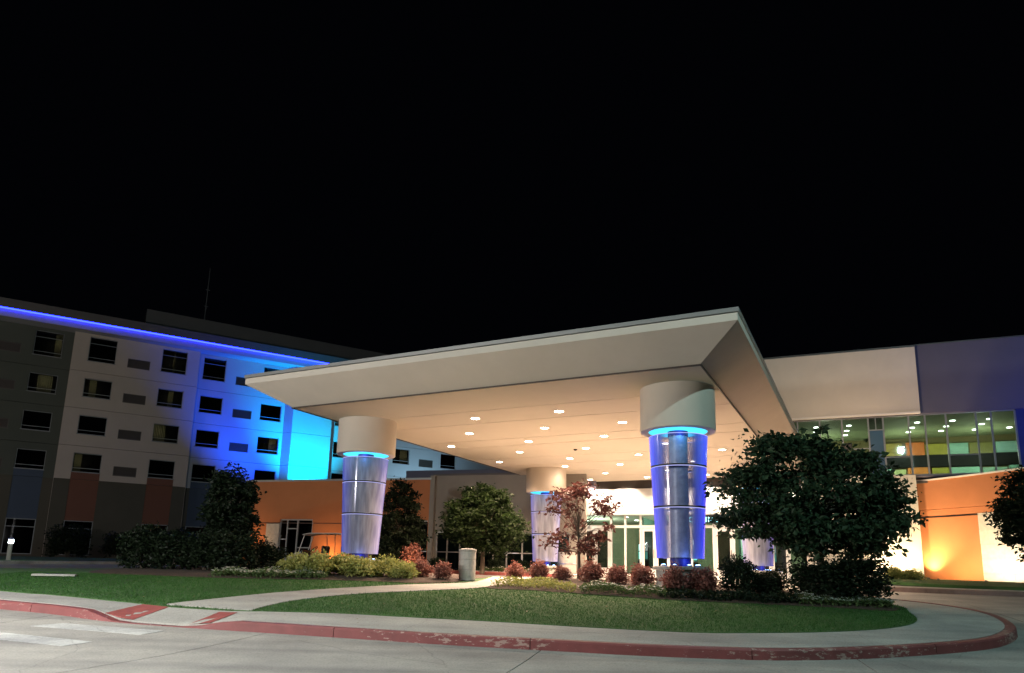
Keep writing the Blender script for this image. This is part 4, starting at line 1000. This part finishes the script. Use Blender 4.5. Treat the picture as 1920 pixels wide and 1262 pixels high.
for k, (x, y, l) in enumerate(((16.55, 30.4, 'left one of two small round bushes before the cream wall'), (17.25, 30.3, 'right one of two small round bushes before the cream wall'))): bush(B_lime[k], S_l, x, y, 1.0, l, 'small bushes at the cream wall', z=H(30)+.25)
for k, (x, y, s, l) in enumerate(((-3.3, 32.6, .62, 'small dark round bush behind the left drive'), (-1.9, 33.6, .75, 'dark hedge bush below the grey wing, left'), (-.6, 34.2, .75, 'dark hedge bush below the grey wing, middle'), (.6, 34.6, .72, 'dark hedge bush below the grey wing, right'))): bush(B_dark[k % 2], S_big, x, y, s, l, 'bushes before the grey wing', sz=.7)
for x, y, s_, l, sz in ((-31.5, 50.5, 2.2, 'dark shrub before the hotel behind the bollard lamp', .8), (-28.3, 52.0, 2.4, 'wide dark shrub below the hotel window right of the bollard', .7), (-25.0, 53.5, 2.3, 'dark shrub at the hotel base behind the hedge', .75)):
    bush(B_dark[int(-x) % 2], S_big, x, y, s_, l, 'shrubs at the hotel base', sz=sz)
# low ground cover and flowers
def cover(name, label, poly, n, lsize, h, lm, petals=0, seed=1, psize=.05):
    rg = random.Random(seed); mb = MB(); xs = [p[0] for p in poly]; ys_ = [p[1] for p in poly]; pts = []; pp = []
    while len(pts) < n+petals:
        x, y = rg.uniform(min(xs), max(xs)), rg.uniform(min(ys_), max(ys_))
        if not inside((x, y), poly): continue
        hh = h*(.45+.55*abs(math.sin(3.1*x+seed)*math.sin(2.7*y+2*seed)))
        pts.append(Vector((x, y, HI(x, y)+.05+(hh*rg.random()**.7 if len(pts) < n else hh*rg.uniform(.75, 1.1)))))
    leaves(mb, rg, pts[:n], lsize); mb.cur = 1
    for p in pts[n:]:
        for k in range(5):
            a = k*1.257+rg.random()*.3; d = Vector((math.cos(a), math.sin(a), .35)); e = Vector((-math.sin(a), math.cos(a), 0))*.45; o = len(mb.v)
            mb.v += [tuple(p), tuple(p+(d+e)*psize*.6), tuple(p+d*psize), tuple(p+(d-e)*psize*.6)]; mb.f.append((o, o+1, o+2, o+3)); mb.mi.append(1)
    tag(mb.build(name, [lm, M_petal]), label, 'flowers', kind='stuff')
cover('flower_border', 'white flowers along the front of the left hedge bed', [(-7.6, 18.05), (-7.2, 17.98), (-5.1, 18.13), (-4.6, 18.2), (-5.0, 18.75), (-7.4, 18.7)], 2600, .07, .24, L_gc, 260, 2)
cover('flower_border', 'white flowers below the big tree at the island tip', [(6.2, 15.22), (8.0, 14.82), (8.3, 15.5), (6.3, 15.7)], 2000, .06, .22, L_gc, 240, 3)
cover('flower_border', 'pale green flowering cover before the maple', [(1.6, 16.42), (2.4, 16.12), (3.5, 15.72), (3.6, 16.35), (1.9, 17.4)], 2400, .06, .22, L_gc, 90, 4)
cover('ground_cover', 'yellow green ground cover at the path end of the bed', [(-.45, 17.2), (.67, 16.82), (1.6, 16.45), (1.6, 17.6), (.3, 18.6)], 2600, .06, .2, L_lime, 0, 5)
cover('flower_border', 'thin strip of pale flowers across the drive', [(-1.5, 33.75), (1.8, 32.0), (2.2, 32.6), (-1.3, 34.4)], 900, .08, .2, L_gc, 90, 6, .06)
cover('ground_cover', 'dark green ground cover along the front of the right bed', [(3.4, 15.85), (3.7, 15.65), (5.3, 15.35), (6.3, 15.2), (6.3, 15.7), (5, 16.4), (3.6, 16.6)], 3600, .08, .16, L_dark, 0, 8)
# grass blades on the lawn
rg = np.random.default_rng(4); N_ = 170000
px = rg.uniform(-12.5, 8.6, N_); py = rg.uniform(11.4, 18.4, N_)
lp = [(p.x, p.y) for p in lawn_poly]; arr = np.array(lp)
def inpoly(x, y, poly):
    c = np.zeros(len(x), bool); j = len(poly)-1
    for i in range(len(poly)):
        xi, yi = poly[i]; xj, yj = poly[j]
        if yi != yj: c ^= ((yi > y) != (yj > y)) & (x < (xj-xi)*(y-yi)/(yj-yi)+xi)
        j = i
    return c
pathp = [(p.x, p.y) for p in pl]+[(p.x, p.y) for p in reversed(pr)]
ok = inpoly(px, py, lp) & ~inpoly(px, py, pathp) & ~inpoly(px, py, [tuple(p) for p in bedL]) & ~inpoly(px, py, [tuple(p) for p in bedR])
px, py = px[ok], py[ok]; n = len(px)
zz_ = np.array([HI(a, b)+.006 for a, b in zip(px, py)])
ang = rg.uniform(0, 6.283, n); hh = rg.uniform(.018, .045, n); wd = rg.uniform(.003, .007, n); lx = rg.normal(0, .02, n); ly = rg.normal(0, .02, n)
V = np.empty((n, 3, 3)); V[:, 0] = np.c_[px-np.cos(ang)*wd, py-np.sin(ang)*wd, zz_]; V[:, 1] = np.c_[px+np.cos(ang)*wd, py+np.sin(ang)*wd, zz_]; V[:, 2] = np.c_[px+lx, py+ly, zz_+hh]
me = bpy.data.meshes.new('grass'); me.vertices.add(3*n); me.vertices.foreach_set('co', V.ravel()); me.loops.add(3*n); me.loops.foreach_set('vertex_index', np.arange(3*n, dtype=np.int32)); me.polygons.add(n); me.polygons.foreach_set('loop_start', np.arange(0, 3*n, 3, dtype=np.int32)); me.update(); me.validate()
me.materials.append(leafmat('grass blades', (.026, .09, .016), (.046, .13, .026), .25))
tag(obj_from('grass', me), 'short mown green grass on the island lawns', 'grass', kind='stuff')

rf = random.Random(12); mb = MB(); fp = []
while len(fp) < 170:
    x, y = rf.uniform(-9, 8.2), rf.uniform(11.2, 17.5)
    if inside((x, y), isl_in): fp.append(Vector((x, y, HI(x, y)+.045)))
for p in fp:
    a = rf.uniform(0, 6.28); d = Vector((math.cos(a), math.sin(a), .1))*rf.uniform(.03, .06); e = Vector((-math.sin(a), math.cos(a), .15))*.018; o = len(mb.v)
    mb.v += [tuple(p), tuple(p+d*.5+e), tuple(p+d), tuple(p+d*.5-e)]; mb.f.append((o, o+1, o+2, o+3)); mb.mi.append(0)
tag(mb.build('fallen_leaves', leafmat('fallen leaves', (.10, .06, .03), (.25, .17, .08), .2)), 'scattered dry leaves on the lawn and pavement', 'leaves', kind='stuff')

# ================================================================== SMALL THINGS
# concrete bin by the path
t = thing('litter_bin', 'grey concrete drum bin with lit top beside the path', 'bin', (-1.12, 19.2, H(19.2)+.15), 0)
MB().lathe([(.20, 0), (.225, .02), (.225, .27), (.215, .28), (.225, .29), (.225, .55), (.215, .56), (.225, .57), (.225, .78)], 32).build('drum', M_bin, t, True)
MB().lathe([(.225, .78), (.24, .79), (.24, .84), (.15, .86), (.12, .84)], 32, cap1=True).build('rim', M_walk, t, True)
# second bin by the rear column
t = thing('ash_urn', 'grey cylindrical urn beside the rear left column', 'bin', (2.75, 33.4, H(33.4)+.15), 0)
MB().lathe([(.42, 0), (.44, .05), (.44, .9), (.47, .92), (.47, .98), (.38, .98), (.36, .93)], 28, cap1=True).build('drum', M_bin, t, True)
MB().lathe([(.445, .42), (.455, .43), (.455, .47), (.445, .48)], 28).build('band', M_steel, t)
# bollard lamp at far left
t = thing('bollard_lamp', 'glowing white bollard lamp on the verge at the far left', 'bollard', (-23.2, 32.9, H(32.9)+.13), 0)
MB().lathe([(.11, 0), (.11, .02), (.09, .03), (.09, .78)], 20, cap1=True).build('post', M_bin, t, True)
MB().lathe([(.1, .79), (.1, .95)], 20, cap0=True, cap1=True).build('lens', emit('bollard lens', (.85, .95, 1), 25), t)
MB().lathe([(.12, .955), (.12, .99), (.06, 1.03)], 20, cap0=True, cap1=True).build('cap', M_alud, t, True)
light('POINT', 'bollard_light', (0, 0, .87), 60, (.9, 1, .9), t, .14)
# drain cover on the left lawn
t = thing('drain_cover', 'flat concrete drain slab in the left lawn', 'drain', (-11.1, 17.45, HI(-11.1, 17.45)+.01), R(25))
MB().box(-.45, .45, -.28, .28, 0, .05).build('slab', M_walk, t, bevel=.01); MB().lathe([(.2, .052), (.18, .058)], 20, cap1=True).build('lid', M_alud, t)
# signpost by the rear right column
t = thing('sign_post', 'thin dark post beside the rear right column', 'post', (11.6, 29.6, H(29.6)+.15), 0)
MB().lathe([(.025, 0), (.025, 1.35)], 10, cap1=True).build('pole', M_black, t); MB().box(-.16, .16, -.015, .015, .95, 1.0).build('crossbar', M_black, t); MB().lathe([(.1, 0), (.1, .02)], 14, cap1=True).build('foot', M_black, t)
# golf cart
gc = thing('golf_cart', 'golf cart with pale roof parked before the orange wall', 'golf cart', (-8.75, 33.6, H(33.6)), R(-6))
def g(mb, nm, mt, p=None, **k): return mb.build(nm, mt, p or gc, **k)
g(MB().add([(-.95, y, z) for y in (-.6, .6) for z in (1.62, 1.66)]+[(-.55, y, z) for y in (-.62, .62) for z in (1.69, 1.74)]+[(.75, y, z) for y in (-.62, .62) for z in (1.71, 1.76)]+[(1.15, y, z) for y in (-.6, .6) for z in (1.64, 1.68)],
           [(0, 1, 3, 2), (0, 4, 5, 1), (1, 5, 7, 3), (3, 7, 6, 2), (2, 6, 4, 0), (4, 8, 9, 5), (5, 9, 11, 7), (7, 11, 10, 6), (6, 10, 8, 4), (8, 12, 13, 9), (9, 13, 15, 11), (11, 15, 14, 10), (10, 14, 12, 8), (12, 14, 15, 13)]), 'roof', M_cart, bevel=.02)
for y in (-.54, .54):
    g(MB().tube([(-.85, y, 1.62), (-1.0, y, 1.1), (-1.1, y, .75)], .025, 8), 'windshield_post', M_cart)
    g(MB().tube([(1.0, y, 1.64), (1.05, y, .7)], .02, 8), 'rear_post', M_alud); g(MB().tube([(.25, y, 1.7), (.3, y, .7)], .018, 8), 'middle_post', M_alud)
    for x in (-1.45, .95):
        wh = g(MB().add([], []), 'wheel', M_black) if False else None
        mbw = MB(); n = 18
        for k in range(n):
            a = 2*math.pi*k/n
            for rr, yy in ((.14, -.08), (.22, -.08), (.22, .08), (.14, .08)): mbw.v.append((x+rr*math.cos(a), y*1.02+yy, .22+rr*math.sin(a)))
        for k in range(n):
            k2 = (k+1) % n
            for c in range(4): mbw.f.append((k*4+c, k*4+(c+1) % 4, k2*4+(c+1) % 4, k2*4+c)); mbw.mi.append(0)
        wh = g(mbw, 'wheel', M_black)
        mbw = MB(); mbw.v = [(x+.14*math.cos(2*math.pi*k/n), y*1.02+s*.06, .22+.14*math.sin(2*math.pi*k/n)) for s in (-1, 1) for k in range(n)]
        mbw.f = [tuple(range(n)), tuple(range(2*n-1, n-1, -1))]; mbw.mi = [0, 0]; mbw.build('rim', M_cart, wh)
g(MB().box(-1.2, 1.35, -.52, .52, .28, .42), 'chassis', M_seat, bevel=.03)
g(MB().add([(-1.75, y, z) for y in (-.5, .5) for z in (.34, .52)]+[(-1.2, y, z) for y in (-.55, .55) for z in (.3, .82)]+[(-.98, y, z) for y in (-.55, .55) for z in (.3, .86)], [(0, 1, 3, 2), (0, 4, 5, 1), (1, 5, 7, 3), (3, 7, 6, 2), (4, 8, 9, 5), (5, 9, 11, 7), (7, 11, 10, 6), (8, 10, 11, 9)]), 'front_cowl', M_cart, bevel=.03)
g(MB().box(-1.0, -.88, -.5, .5, .72, .95), 'dashboard', M_seat, bevel=.02)
g(MB().tube([(-.62+.13*math.sin(a), .25+.17*math.cos(a), 1.02+.1*math.sin(a)) for a in [2*math.pi*k/16 for k in range(17)]], .015, 6), 'steering_wheel', M_black)
g(MB().tube([(-.9, .25, .85), (-.62, .25, 1.02)], .02, 6), 'steering_column', M_black)
for x in (-.1, .85):
    s = g(MB().box(x-.35, x+.1, -.5, .5, .55, .68), 'seat', M_seat, bevel=.03); MB().box(x+.08, x+.17, -.48, .48, .8, 1.15).build('backrest', M_seat, s, bevel=.03)
    g(MB().box(x-.3, x+.1, -.48, .48, .42, .55), 'seat_box', M_cart, bevel=.02)
for y in (-.38, .38): g(MB().box(-1.7, -1.62, y-.08, y+.08, .5, .57), 'headlight', M_white, bevel=.01)
